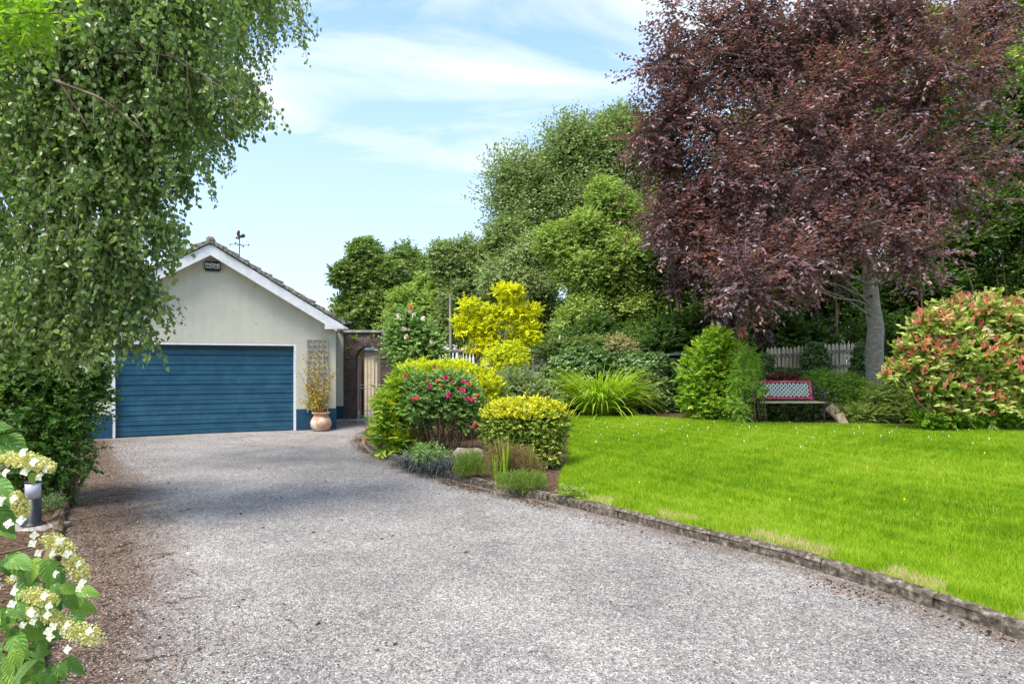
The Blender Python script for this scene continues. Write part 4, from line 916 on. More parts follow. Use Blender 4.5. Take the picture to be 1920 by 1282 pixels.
T4 = bgtree('tallest loose crowned tree with wispy top leaning right', (1050, 720), [(1100, 292, 46, 24), (1150, 272, 28, 8), (1150, 290, 44, 26), (1060, 310, 52, 32), (1120, 330, 66, 44), (1000, 335, 34, 18), (1025, 365, 64, 38), (1110, 390, 76, 50), (960, 385, 40, 18), (922, 404, 24, 6), (985, 420, 66, 40), (1060, 450, 90, 50), (1165, 430, 40, 60), (1190, 340, 26, 40), (1185, 290, 20, 10)], 28, 8600, .15, 'olive', 15, hole=.02, hs=1.7, tl=1.35, droop=.05, up=.35, twigs=14, shell=.1, sub=9, ssz=(.14, .34), twig_tubes=1600, plume=40, plume_len=.9)
bgtree('grey green drooping tree behind the golden acer', (985, 720), [(960, 535, 50, 45), (1010, 500, 50, 40), (1000, 560, 60, 50), (970, 610, 60, 50), (1030, 620, 50, 50)], 25, 5200, .13, 'olive', 16, droop=.6, up=0, hang=.5)
bgtree('bright lime sycamore in front of the tallest tree', (1190, 720), [(1150, 395, 38, 30), (1130, 450, 52, 40), (1195, 430, 48, 44), (1095, 510, 55, 42), (1170, 510, 80, 55), (1235, 480, 50, 70), (1110, 580, 70, 48), (1200, 585, 80, 50), (1270, 560, 50, 60), (1080, 620, 55, 40), (1075, 470, 40, 40), (1250, 420, 40, 50)], 22, 9600, .13, 'bright', 17, plume=8)
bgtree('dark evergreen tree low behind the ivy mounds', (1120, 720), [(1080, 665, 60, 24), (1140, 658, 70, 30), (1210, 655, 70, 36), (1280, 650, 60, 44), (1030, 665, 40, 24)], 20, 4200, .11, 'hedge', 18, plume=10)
# dark hedgerow behind the beech
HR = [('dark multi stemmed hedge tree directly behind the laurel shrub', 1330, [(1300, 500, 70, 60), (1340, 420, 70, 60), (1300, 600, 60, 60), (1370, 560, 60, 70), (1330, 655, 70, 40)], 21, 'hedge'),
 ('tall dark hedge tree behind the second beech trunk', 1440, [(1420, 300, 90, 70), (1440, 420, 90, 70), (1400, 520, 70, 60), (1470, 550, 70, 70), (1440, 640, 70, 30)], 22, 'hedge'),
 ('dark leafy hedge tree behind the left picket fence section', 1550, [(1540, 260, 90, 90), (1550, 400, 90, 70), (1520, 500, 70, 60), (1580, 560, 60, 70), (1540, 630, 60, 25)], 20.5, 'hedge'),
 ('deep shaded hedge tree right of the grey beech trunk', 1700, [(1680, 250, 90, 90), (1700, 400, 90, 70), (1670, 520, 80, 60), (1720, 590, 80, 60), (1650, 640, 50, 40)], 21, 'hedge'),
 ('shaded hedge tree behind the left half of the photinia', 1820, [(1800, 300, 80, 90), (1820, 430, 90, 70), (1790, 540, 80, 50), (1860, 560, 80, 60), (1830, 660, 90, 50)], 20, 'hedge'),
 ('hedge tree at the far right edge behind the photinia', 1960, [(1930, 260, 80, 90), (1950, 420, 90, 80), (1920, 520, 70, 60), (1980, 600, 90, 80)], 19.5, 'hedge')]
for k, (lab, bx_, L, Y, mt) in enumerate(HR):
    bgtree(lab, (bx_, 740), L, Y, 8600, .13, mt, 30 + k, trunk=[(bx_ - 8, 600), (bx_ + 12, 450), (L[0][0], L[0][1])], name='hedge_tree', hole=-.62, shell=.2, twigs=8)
    hr = np.random.default_rng(60 + k); sm = MB()
    for _ in range(9):
        x0 = bx_ + hr.uniform(-65, 65); x1 = x0 + hr.uniform(-50, 50); a = at(x0, 700, Y - .8); a[2] = .3
        limb(sm, a, at(x1, hr.uniform(380, 520), Y - .4 + hr.normal(0, .4)), .045, .018, hr, 6, .03, .1, 5)
    o = bpy.data.objects[-1] if 0 else None
    hz_ = [q for q in C.objects if q.get('label') == lab][0]; sm.build('stem', M['bark'], hz_, True)
bgtree('tall sunlit bright green tree at the top right corner', (1890, 740), [(1880, 60, 60, 60), (1900, 150, 70, 60), (1830, 120, 50, 60), (1940, 240, 70, 60), (1860, 230, 50, 50), (1950, 60, 60, 80), (1760, 160, 50, 50)], 22.5, 5200, .15, 'bright', 40, trunk=[(1890, 500), (1890, 250), (1880, 60)], hole=-.4)
bgtree('sunlit green tree filling gaps behind the copper beech', (1620, 740), [(1380, 330, 80, 70), (1500, 150, 90, 90), (1620, 130, 90, 90), (1700, 90, 70, 60), (1270, 380, 50, 60)], 24.5, 5200, .15, 'bright', 41, trunk=[(1600, 500), (1580, 350), (1600, 120)], hole=-.25)

# ================================================================ COPPER BEECHES
YBch = 14.0
BL = [(1205, 255, 22, 10, -.3), (1196, 325, 24, 12), (1190, 400, 22, 12, -.2), (1325, 60, 75, 60), (1245, 110, 34, 26, -.5), (1215, 130, 26, 14, -.8), (1290, 160, 80, 55), (1262, 225, 60, 34, -.5), (1310, 260, 85, 48), (1240, 320, 55, 36), (1310, 350, 90, 48, -.6), (1250, 395, 62, 34, -.3), (1290, 450, 60, 32, -.4), (1350, 420, 70, 44),
      (1420, 30, 90, 60), (1400, 130, 90, 60), (1470, 90, 80, 55, 1), (1560, 40, 90, 55), (1640, 10, 90, 50, 1), (1540, 140, 80, 48, -1), (1440, 230, 90, 52, -1), (1400, 310, 80, 48, -1.4), (1500, 330, 80, 44, -1.2), (1570, 240, 70, 40, .6),
      (1450, 400, 90, 34, -1.6), (1380, 480, 70, 34, -1.4), (1470, 500, 90, 18, -2.2), (1410, 525, 50, 14, -2.4), (1560, 425, 60, 24, -1.8), (1700, 60, 90, 50, -.6), (1720, 130, 90, 38, -1), (1790, 50, 80, 40), (1870, 15, 60, 24), (1870, 130, 50, 12, -1), (1660, 200, 60, 38, .8), (1760, 210, 80, 34, -1), (1850, 180, 60, 14, -1.2),
      (1700, 290, 70, 34, -1), (1800, 320, 90, 34, -1.2), (1900, 285, 50, 12, -1.2), (1600, 330, 50, 34, 1), (1690, 385, 80, 26, -1.6), (1710, 480, 40, 8, -2.6), (1600, 400, 50, 26, 1), (1560, 480, 60, 30, .8), (1820, 385, 60, 12, -1.2)] + [(1600, 445, 30, 6, -2), (1660, 445, 34, 7, -2.4), (1715, 472, 36, 8, -2.6), (1745, 490, 22, 5, -2.8), (1420, 530, 46, 10, -2.6), (1460, 512, 46, 10, -2.4), (1510, 492, 40, 9, -2.2), (1390, 545, 26, 6, -2.8), (1600, 290, 50, 12, -1.5), (1660, 305, 50, 10, -1.8), (1720, 330, 40, 9, -2), (1560, 395, 34, 12, -1.2)]
bk = dict(outw=.8, up=.05, droop=.12, spread=.45, shell=.12, hole=-.12, hs=1.9, nup=1.0, nout=.5, njit=.5, ldir=.55, ljit=.7, hang=.12)
t, lob, rng = tree('copper_beech', 'large copper beech with grey trunk and purple leaves behind the lawn', 'tree', (1640, 765), [(1643, 730), (1640, 650), (1640, 600), (1632, 540), (1630, 480), (1620, 400), (1611, 300), (1612, 200), (1606, 100), (1600, -40)], .205, .07, BL, YBch, 8200, 13, .78, .092, .056, 'beech', 'beechbark', seed=51, shape=OVAL, twigs=14, limb_r=.14, nlimb=55, sub=6, flat=.3, keep=.42, ssz=(.25, .45), twig_tubes=700, **bk)
lb = MB(); br2 = np.random.default_rng(6)
def path(mb, pts, Y, r0, r1, sides=8):
    P = [at(q[0], q[1], Y + (q[2] if len(q) > 2 else 0)) for q in pts]; P = dense(P, .1, 3); n = len(P)
    P[1:-1] += br2.normal(0, .006, P[1:-1].shape); mb.tube(list(P), [r0 + (r1 - r0) * k / (n - 1) for k in range(n)], sides)
path(lb, [(1625, 455), (1640, 425), (1655, 380), (1668, 300), (1668, 230), (1662, 150), (1640, 70), (1620, -20)], YBch, .09, .04)
path(lb, [(1625, 430), (1600, 382), (1570, 380, -.4), (1535, 350, -.8), (1480, 335, -.9), (1400, 300, -.8), (1320, 250, -.6)], YBch, .04, .008)
path(lb, [(1615, 350), (1560, 300, -.4), (1500, 260, -.6), (1420, 215, -.6), (1330, 190, -.5)], YBch, .035, .008)
path(lb, [(1615, 280), (1680, 240, -.5), (1760, 205, -1), (1860, 190, -1.5)], YBch, .05, .012)
path(lb, [(1630, 500), (1600, 450, -1), (1540, 430, -2), (1440, 490, -2.6)], YBch, .04, .01)
path(lb, [(1628, 470), (1660, 440, -1.4), (1700, 455, -2.2), (1755, 497, -2.8)], YBch, .035, .006)
path(lb, [(1612, 230), (1540, 130, .3), (1470, 60, .4), (1400, 10, .4)], YBch, .05, .015)
lb.build('limb', M['beechbark'], t, True)
kn = MB()
for q in [(1634, 555), (1628, 590), (1640, 510), (1624, 470)]:
    p = at(q[0], q[1], YBch - .19); kn.lathe([(.0, .02), (.025, .015), (.038, 0), (.03, -.02)], 10, Matrix.Translation(p) @ Matrix.Rotation(R(90), 4, 'X'))
kn.build('bark_knot', M['bark'], t, True)
BL2 = [(1290, 470, 60, 36, .4), (1340, 510, 70, 38), (1400, 560, 60, 30), (1360, 600, 48, 34), (1330, 400, 70, 48), (1250, 420, 50, 34, -.4), (1430, 450, 60, 40), (1380, 350, 70, 40), (1290, 540, 34, 26), (1400, 615, 34, 18)]
tree('copper_beech', 'smaller darker copper beech behind and left of the big grey trunk', 'tree', (1376, 760), [(1380, 640), (1378, 560), (1380, 480), (1376, 400), (1372, 300)], .15, .06, BL2, 17.2, 4200, 12, .5, .085, .055, 'beech', 'bark', seed=52, shape=OVAL, twigs=8, sub=5, flat=.35, keep=.5, **bk)

# ================================================================ BIRCH (near, left)
def strands(rng, lob, n, L0, L1, step, outw=.35):
    w = lob[:, 3] * lob[:, 5]; w = w / w.sum(); i = rng.choice(len(lob), n, p=w); u_ = unit(rng.normal(size=(n, 3)))
    P = lob[i, :3] + u_ * rng.random((n, 1)) ** .5 * lob[i, 3:6]
    L = rng.uniform(L0, L1, n) * np.clip(lob[i, 3] / .5, .5, 1.2); T = unit(u_ * np.array((1, 1, .3)) + .3 * rng.normal(size=(n, 3)))
    a = rng.uniform(.08, .3, n) * outw * 3
    pos = []; rn = []; tubes = []
    for k in range(n):
        m = max(6, int(L[k] / step)); t = (np.arange(m) + rng.random(m) * .7) / m
        ox = a[k] * (1 - np.exp(-3 * t)); z = -L[k] * t ** 1.25 + .12 * a[k] * np.sin(np.pi * np.minimum(1, t * 2.5))
        sway = .02 * np.sin(t * 9 + k)[:, None] * np.array((1, .4, 0))
        p = P[k] + T[k] * ox[:, None] * np.array((1, 1, 0)) + sway; p[:, 2] += z; pos.append(p); rn.append(np.clip(.5 + .2 * rng.normal() + .2 * wob(P[k][None], 1.5)[0], 0, 1) * .5 + .5 * rng.random(m))
        o_ = np.argsort(t); tubes.append(p[o_][::max(1, m // 6)])
    return np.concatenate(pos), np.concatenate(rn), tubes
rng = np.random.default_rng(71)
bt = thing('birch_tree', 'weeping silver birch overhanging the left of the drive and garage', 'tree', (-5.6, 6.4, 0))
BW = dict(near=([(60, -60, 150, 60), (200, -70, 140, 60), (340, -50, 110, 50), (440, -40, 70, 40, .6), (505, -20, 34, 24, .8), (110, 60, 130, 60), (240, 70, 120, 50), (350, 90, 80, 36), (420, 150, 50, 24), (468, 195, 26, 10), (60, 190, 110, 60), (180, 200, 120, 60), (290, 190, 90, 40), (390, 190, 40, 24), (60, 320, 100, 50), (180, 320, 110, 50), (280, 300, 70, 40), (350, 300, 30, 30), (80, 430, 90, 40), (190, 430, 90, 40), (270, 420, 50, 36), (316, 420, 22, 24), (60, 520, 80, 36), (160, 520, 80, 30), (235, 515, 50, 26), (80, 590, 90, 26), (180, 580, 60, 20), (245, 560, 30, 18), (285, 560, 24, 18), (230, 610, 36, 16), (150, 620, 50, 20)], 5.8),
          far=([(420, -30, 80, 50), (370, 60, 90, 50), (450, 90, 40, 40), (400, 150, 60, 50), (380, 230, 36, 50), (395, 280, 18, 40), (300, 130, 100, 70), (100, 120, 150, 100), (480, 20, 26, 30), (520, -20, 50, 26), (548, 35, 26, 10)], 8.2))
ba = MB(); bb_ = MB()
for key, (L, Y) in BW.items():
    lob = lobes_px(L, Y, 1.0); n = 3100 if key == 'near' else 900
    P, rn, tb = strands(rng, sublobes(rng, lob, 2, (.3, .5), 1, keep=.88), n, .28, .85 if key == 'near' else 1.05, .020 if key == 'near' else .026)
    m = len(P); D = unit(rng.normal(size=(m, 3)) * .55 + np.array((0, 0, -.8))); Nn = rng.normal(size=(m, 3)) * np.array((1, 1, .5)) + np.array((0, -.5, .3))
    k = .7 + .55 * rng.random(m); leaves('foliage', P + rng.normal(0, .022, P.shape), D, Nn, .050 * k, .041 * k, L_['birch'], bt, rn, OVAL)
    for p in tb: bb_.tube(list(p), .0022 if key == 'near' else .003, 3)
bb_.build('hanging_twigs', M['birchbark'], bt)
path(ba, [(-120, 900), (-130, 600), (-60, 350), (20, 220), (110, 150)], 6.0, .15, .03)
path(ba, [(105, 152), (160, 118), (215, 88), (262, 80), (320, 100), (370, 128), (420, 165), (470, 200), (500, 222)], 5.45, .013, .003)
path(ba, [(100, 150), (130, 158), (175, 178), (215, 184), (250, 215), (278, 258)], 5.2, .014, .004)
path(ba, [(110, 150), (145, 190), (160, 235), (170, 250)], 5.2, .010, .003)
path(ba, [(80, 160), (30, 80), (0, -60)], 5.6, .03, .01)
path(ba, [(-60, 350), (120, 260), (280, 280), (360, 330)], 6.4, .04, .006)
path(ba, [(-120, 600), (60, 480), (200, 460), (300, 480)], 6.4, .04, .006)
path(ba, [(-60, 350), (80, 100), (300, 20), (480, -40), (560, 20), (592, 70)], 7.6, .07, .006)
path(ba, [(60, 60), (220, 60), (380, 150), (400, 280)], 8.0, .03, .006)
for (x_, y_, dx_, dy_) in ((160, 118, 30, 60), (215, 88, 20, 70), (215, 88, 60, 30), (262, 80, 40, 60), (300, 92, -10, 80), (320, 100, 60, 50), (350, 115, 10, 90), (370, 128, 50, 60), (395, 148, 10, 80), (420, 165, 40, 60), (440, 180, 0, 70), (130, 158, 10, 70), (175, 178, -5, 80), (215, 184, 50, 40), (215, 184, -10, 70), (250, 215, 30, 60), (190, 182, 20, 70)):
    path(ba, [(x_, y_), (x_ + dx_ * .6, y_ + dy_ * .25), (x_ + dx_, y_ + dy_)], 5.43 if y_ < 157 or x_ > 300 else 5.2, .005, .0015, 4)
ba.build('branches', M['birchbark'], bt, True)
# bright maple sprig, top left
mt = thing('maple_sprig', 'bright yellow green maple branch poking in at the top left corner', 'branch', (-3.6, 4.2, 3.6)); lob = lobes_px([(20, 20, 55, 30), (70, 40, 40, 22), (5, 70, 30, 30), (100, 5, 36, 14), (0, -20, 60, 30)], 4.4)
sp = sprays(rng, lob, 130, 7, .16, spread=.5, droop=.2, shell=.2, nup=.8, mincz=0); put('foliage', sp, .055, .03, L_['maple'], mt, rng, OVAL)
mbx = MB(); path(mbx, [(-80, 10), (0, 20), (60, 30), (120, 25)], 4.4, .012, .003); mbx.build('twig', M['stem'], mt, True)

# ================================================================ SHRUB BUILDER
def shrub(name, label, cat, base, L, Y, n, per, tl, ls, lw, mat, seed, depth=.9, shape=OVAL, stems=10, stem_mat='stem', mind=.15, part='foliage', stem_r=.012, var=.35, **kw):
    rng = np.random.default_rng(seed); lob = lobes_px(L, Y, depth, mind); bx, by = (base[0] - 960) / F * Y, Y + (base[1] if len(base) > 1 else 0); bz = gz(bx, by)
    t = thing(name, label, cat, (bx, by, bz)); k = dict(outw=1, up=.3, spread=.45, shell=.45, hole=-.6, hs=3.5, nup=.6, nout=.7, njit=.45); k.update(kw)
    sp = sprays(rng, lob, n, per, tl, **k); put(part, sp, ls, lw, L_[mat], t, rng, shape, var)
    if stems:
        mb = MB(); w_ = lob[:, 3] * lob[:, 5]; w_ /= w_.sum()
        for _ in range(stems):
            q = lob[rng.choice(len(lob), p=w_)]; e = q[:3] + unit(rng.normal(size=3)) * q[3:6] * .7; b = np.array((bx, by, bz - .02)) + rng.normal(size=3) * np.array((.12, .12, 0)); b[0] += (e[0] - bx) * .35
            if e[2] > b[2] + .05: limb(mb, b, e, stem_r, stem_r * .35, rng, 6, .05, .15, 5)
        mb.build('stems', M[stem_mat], t, True)
    return t, lob, rng
def bloom(parent, p, r, mat, rng, name='rose_bloom', npet=16, face=(-.1, -.8, .5)):
    f = unit(np.array(face) + .35 * rng.normal(size=3)); n = npet
    a = rng.uniform(0, 6.28, n); t = rng.random(n); e1 = unit(np.cross(f, (0.2, .1, 1))); e2 = np.cross(f, e1)
    D = unit(e1 * np.cos(a)[:, None] + e2 * np.sin(a)[:, None] + f * (.2 + 1.2 * (1 - t))[:, None]); Nn = f + .3 * rng.normal(size=(n, 3))
    P = p + f * .1 * r; leaves(name, np.repeat(P[None], n, 0), D, Nn, r * (.6 + .4 * t), r * .9, L_[mat], parent, rng.random(n), OVAL)
def strap(name, parent, base, n, L0, L1, wd, mat, rng, spread=.6, bend=1.0, rad=.12, seg=7, elev=1.25):
    V = []; Fc = []; rn = []
    for k in range(n):
        a = rng.uniform(0, 2 * math.pi); L = rng.uniform(L0, L1); r = rad * math.sqrt(rng.random()); p = np.array(base) + np.array((math.cos(a) * r, math.sin(a) * r, 0))
        az = a + rng.normal(0, .4); el = elev - abs(rng.normal(0, spread)) * .6; b = bend * rng.uniform(.6, 1.5); w_ = wd * rng.uniform(.7, 1.2); s = np.array((-math.sin(az), math.cos(az), 0)) ; tw = rng.normal(0, .5)
        s = s * math.cos(tw) + np.array((0, 0, 1)) * math.sin(tw) * .3
        c = p.copy(); e = el; k0 = len(V); cr = .2 * rng.random() + .4 * rng.random()
        for j in range(seg + 1):
            t = j / seg; ww = w_ * (1 - t ** 2.2) * .5 + .0006; V += [c - s * ww, c + s * ww]; rn += [np.clip(cr + .4 * t, 0, 1)] * 2
            e = el - b * 1.7 * (t ** 1.4); c = c + np.array((math.cos(az) * math.cos(e), math.sin(az) * math.cos(e), math.sin(e))) * L / seg
        for j in range(seg): i = k0 + 2 * j; Fc.append((i, i + 1, i + 3, i + 2))
    return npmesh(name, np.array(V), [np.array(Fc)], L_[mat], parent, rnd=rn)

# ---- left hawthorn hedge
t, lob, r = shrub('hawthorn_bush', 'dark green hawthorn bush under the birch at the left edge', 'bush', (80, 0), [(30, 600, 70, 60), (120, 620, 50, 50), (20, 700, 80, 60), (100, 690, 80, 50), (165, 690, 30, 40), (40, 780, 90, 60), (120, 770, 60, 50), (70, 850, 80, 50), (120, 840, 50, 44), (60, 910, 60, 34), (100, 905, 34, 30), (160, 740, 30, 40)], 7.0, 2700, 14, .2, .042, .03, 'haw', 81, stems=30, stem_r=.014, hole=-.45, spread=.7)
sp = MB(); pp = []
for (a, b, c_, d_) in ((130, 830, 205, 838), (120, 850, 160, 870), (140, 800, 190, 792), (130, 760, 185, 770), (120, 880, 150, 890)):
    P = [at(a + (c_ - a) * t_, b + (d_ - b) * t_ - 5 * math.sin(3.1 * t_), 6.6) for t_ in np.linspace(0, 1, 8)]; sp.tube(P, .003, 4); pp += [P[i] + r.normal(0, .012, 3) for i in range(8) for _ in range(3)]
sp.build('long_shoots', M['stem'], t); pp = np.array(pp); leaves('shoot_leaves', pp, r.normal(size=pp.shape), r.normal(size=pp.shape) + np.array((0, 0, 1)), .03, .02, L_['haw'], t, r.random(len(pp)), OVAL)
shrub('low_shrub', 'small grey green low shrub at the foot of the hawthorn behind the bollard', 'plant', (92, 0), [(88, 952, 26, 14), (100, 940, 16, 10)], 6.5, 260, 6, .05, .018, .009, 'lav', 82, stems=0, mincz=.02)
# ---- climber on trellis
cl = thing('climbing_plant', 'sparse yellowing climber growing up the trellis from the pot', 'climbing plant', (pb.x, pb.y, .4)); rg = np.random.default_rng(83)
cp = []; cs = MB(); Yc = 14.75
for tgt in ((572, 668), (590, 660), (608, 655), (568, 690), (620, 685), (575, 720), (612, 715), (590, 700), (600, 690), (566, 750), (585, 745), (580, 735), (575, 760), (625, 700), (560, 700), (595, 740), (610, 675)):
    a = np.array((pb.x + rg.normal(0, .06), pb.y + .02, .40)); b = at(tgt[0], tgt[1], Yc + rg.normal(0, .04)); pts = limb(cs, a, b, .006, .003, rg, 9, .06, .1, 4)
    for q in pts[2:]: cp += [np.array(q) + rg.normal(0, .05, 3) * np.array((1, .5, 1)) for _ in range(8 if tgt[1] > 690 else 5)]
cp = np.array(cp); cs.build('stems', M['stem'], cl)
leaves('foliage', cp, rg.normal(size=cp.shape) + np.array((0, -.3, -.2)), rg.normal(size=cp.shape) * .6 + np.array((0, -1, .5)), .05, .032, L_['climb'], cl, rg.random(len(cp)), OVAL)
# wall ferns
for k, (px, py, lab) in enumerate([(666, 636, 'bright wall fern sprouting near the coping left of the arch'), (651, 655, 'small fern clump on the brick pier below the larger fern'), (700, 632, 'tiny fern and moss tuft on the wall right above the arch')]):
    o = strap('wall_fern', None, at(px, py, YW - .03), 26 if k < 2 else 16, .10, .24 if k == 0 else .16, .02, 'croc', rg, .9, .8, .03, 5, 1.2); tag(o, lab, 'fern')
# ---- climbing rose
t, lob, r = shrub('climbing_rose', 'tall green climbing rose with blush flowers on the garden wall', 'rose', (770, 0), [(765, 612, 34, 24), (750, 632, 25, 20), (790, 630, 36, 26), (770, 655, 52, 28), (805, 660, 30, 30), (752, 668, 16, 22), (765, 592, 18, 12)], 15.6, 1500, 12, .2, .062, .042, 'rose', 84, stems=14, hole=-.75, spread=.6)
for q in [(768, 582, 'blush'), (749, 592, 'blush'), (777, 591, 'blush'), (794, 598, 'blush'), (763, 632, 'blush'), (811, 641, 'blush'), (757, 617, 'blush'), (771, 577, 'orange')]: bloom(t, at(q[0], q[1], 15.1), .085, q[2], r, 'rose_bloom', 18)
# ---- golden acer and small acer
GL = [(940, 548, 34, 12), (965, 558, 24, 16), (950, 578, 36, 14), (885, 572, 20, 14), (880, 598, 34, 12), (915, 588, 36, 12), (985, 592, 22, 9), (1000, 580, 12, 6), (940, 608, 48, 13), (895, 620, 44, 11), (865, 608, 16, 6), (985, 620, 28, 11), (925, 638, 44, 12), (900, 655, 34, 12), (975, 640, 30, 10), (950, 660, 36, 10), (1005, 632, 10, 5)]
tree('golden_acer', 'golden yellow acer tree in front of the balustrade wall', 'tree', (925, 720), [(925, 690), (930, 650), (935, 610), (940, 570)], .05, .02, GL, 15.4, 1900, 11, .16, .058, .042, 'gold', 'bark', seed=85, shape=KITE, twigs=6, sub=4, flat=.5, keep=.55, outw=.9, up=.1, spread=.5, shell=.1, hole=-.7, hs=4, nup=1.1, nout=.3, njit=.35, hang=.1)
tree('small_acer', 'low yellow green acer mound with reddish tips under the golden acer', 'tree', (955, 722), [(955, 700), (950, 680)], .03, .015, [(925, 665, 36, 12), (960, 660, 32, 12), (945, 678, 44, 14), (975, 680, 26, 12)], 14.6, 900, 9, .12, .045, .03, 'gold2', 'bark', seed=86, shape=KITE, twigs=6, outw=.9, up=.1, shell=.3, hole=-.9, nup=1)
# ---- planting between island and wall
t, lob, r = shrub('lavender_clump', 'tall grey green lavender stems in front of the garden wall', 'plant', (920, 0), [(900, 700, 44, 18), (940, 705, 44, 18), (880, 705, 30, 16)], 13.6, 20, 4, .1, .05, .01, 'lav', 87, stems=0)
strap('stems', t, at(915, 745, 13.6), 420, .4, .68, .010, 'lav', r, .8, .35, .55, 4, 1.4)
shrub('mixed_border_shrub', 'loose olive and reddish low shrub right of the lavender', 'bush', (970, 0), [(950, 735, 40, 24), (990, 735, 40, 26), (1015, 750, 36, 24), (965, 710, 30, 16)], 12.9, 950, 9, .16, .05, .028, 'olive', 88, hole=-.9)
shrub('mixed_border_shrub', 'small feathery shrub between the pink rose bush and golden hedge ball', 'bush', (900, 0), [(890, 720, 30, 20), (915, 735, 34, 22), (930, 748, 30, 18)], 12.2, 600, 9, .14, .05, .016, 'heath', 89, hole=-.9)
# ---- ivy mounds
IV = dict(hole=-.95, hs=2, up=.2, spread=.5, shell=.7, nout=1.1, nup=.4, hang=.45)
shrub('ivy_mound', 'big rounded ivy mound left of the strap leaved clump', 'ivy', (1065, 0), [(1070, 692, 46, 28), (1100, 674, 44, 20), (1050, 725, 40, 34), (1085, 720, 56, 44), (1035, 752, 26, 26)], 15.3, 3000, 9, .12, .06, .055, 'ivy', 90, **IV)
shrub('ivy_mound', 'dark glossy ivy mound between strap leaved clump and laurel shrub', 'ivy', (1210, 0), [(1215, 690, 44, 26), (1180, 700, 34, 34), (1235, 715, 34, 30), (1205, 740, 50, 34), (1245, 745, 24, 30), (1170, 735, 30, 36)], 15.2, 2800, 9, .12, .06, .055, 'ivy', 91, **IV)
shrub('ivy_drape', 'pale leafy climber draped along the wall top behind the ornament', 'ivy', (1060, 0), [(1045, 656, 20, 9), (1075, 652, 30, 10), (1110, 648, 34, 12), (1022, 664, 12, 8)], 16.4, 1000, 9, .18, .055, .04, 'mid', 92, hole=-.9, up=.5)
shrub('dry_vine_arch', 'straw coloured vine heap over an arch above the brick wall', 'climbing plant', (1160, 0), [(1160, 645, 26, 14), (1180, 655, 16, 12), (1142, 655, 16, 12)], 16.2, 600, 9, .14, .05, .02, 'straw', 93, hole=-1)
# ---- crocosmia clump
c0 = ong(1128, 779); t = thing('strap_leaved_clump', 'large arching clump of yellow green strap leaves at the lawn edge', 'plant', c0); r = np.random.default_rng(94)
strap('leaves', t, (c0[0], c0[1] + .25, c0[2]), 1050, 1.0, 1.75, .038, 'croc', r, .7, .78, .36, 8, 1.35)
# ---- laurel shrub with pointed top
t, lob, r = shrub('laurel_shrub', 'tall dome of bright yellow green laurel beside the bench', 'bush', (1340, 0), [(1345, 640, 26, 20), (1325, 665, 34, 24), (1368, 668, 30, 24), (1300, 700, 28, 28), (1345, 700, 36, 30), (1385, 705, 30, 30), (1305, 740, 30, 34), (1350, 745, 50, 34), (1400, 745, 30, 34), (1320, 768, 36, 18), (1375, 770, 44, 18)], 12.9, 2300, 9, .14, .075, .034, 'laurel', 95, hole=-.95, up=.5, stems=16, shell=.55, ldir=.9, ljit=.6)
shrub('feathery_shrub', 'pale feathery leaved shrub reaching over the left end of the bench', 'bush', (1415, 0), [(1398, 668, 22, 12), (1405, 690, 24, 12), (1392, 715, 24, 12), (1418, 726, 14, 7), (1382, 755, 20, 14), (1390, 778, 12, 7)], 12.2, 800, 13, .16, .038, .013, 'fern', 96, hole=-1, hang=.35, spread=.6, droop=.2, stems=12)
t, lob, r = shrub('rhododendron', 'thin shrub with coral red flowers above the laurel', 'bush', (1392, 0), [(1392, 628, 10, 8), (1396, 640, 12, 8)], 13.6, 60, 6, .12, .07, .03, 'ivy', 97, stems=4)
for q in [(1391, 619), (1397, 624), (1389, 630), (1396, 634)]: bloom(t, at(q[0], q[1], 13.3), .085, 'coral', r, 'flower_head', 16)
s0 = at(1397, 655, 13.5)
tag(MB().tube([(s0[0] - .04, 13.5, .35), (s0[0] - .02, 13.5, 1.0), (s0[0] + .02, 13.5, EYE + 35 / F * 13.5)], [.07, .065, .055], 8).build('tree_stump', M['log'], smooth=True), 'short sawn brown stump beside the coral flowers', 'stump')
# ---- behind the bench
shrub('dark_red_acer', 'low dark red acer dome behind the left half of the bench', 'bush', (1468, 0), [(1462, 712, 26, 10), (1480, 714, 26, 9), (1450, 720, 16, 9)], 13.4, 520, 9, .1, .045, .02, 'redacer', 98, hole=-1, hang=.4, stems=5)
shrub('ivy_clump', 'bright ivy clump climbing between the two picket fence sections', 'ivy', (1532, 0), [(1528, 662, 15, 18), (1534, 685, 18, 22), (1520, 675, 12, 16)], 15.7, 950, 8, .1, .055, .045, 'ivy', 99, **IV)
shrub('ivy_clump', 'tall ivy curtain hanging left of the beech trunk', 'ivy', (1612, 0), [(1618, 672, 12, 28), (1612, 710, 18, 26), (1595, 735, 26, 18)], 15.2, 1000, 8, .1, .055, .045, 'ivy', 100, **IV)
shrub('ivy_bank', 'low ivy bank covering the foot of the left picket fence', 'ivy', (1470, 0), [(1450, 702, 24, 8), (1480, 704, 28, 8), (1436, 680, 10, 14), (1505, 710, 24, 8)], 15.2, 1000, 8, .1, .05, .045, 'ivy', 101, **IV)
shrub('feathery_shrub', 'pale green feathery shrub behind the right end of the bench', 'bush', (1560, 0), [(1545, 712, 32, 12), (1585, 722, 30, 18), (1540, 732, 34, 14), (1600, 745, 28, 20), (1565, 755, 30, 20)], 13.7, 1500, 12, .16, .045, .02, 'fern', 102, hole=-1, hang=.3, stems=12)
shrub('leafy_undergrowth', 'shaded leafy undergrowth beneath the bench', 'undergrowth', (1490, 0), [(1450, 745, 34, 30), (1500, 745, 34, 30), (1540, 755, 30, 26), (1480, 775, 60, 12)], 13.4, 1100, 9, .12, .06, .05, 'mid', 103, hole=-1, stems=4)
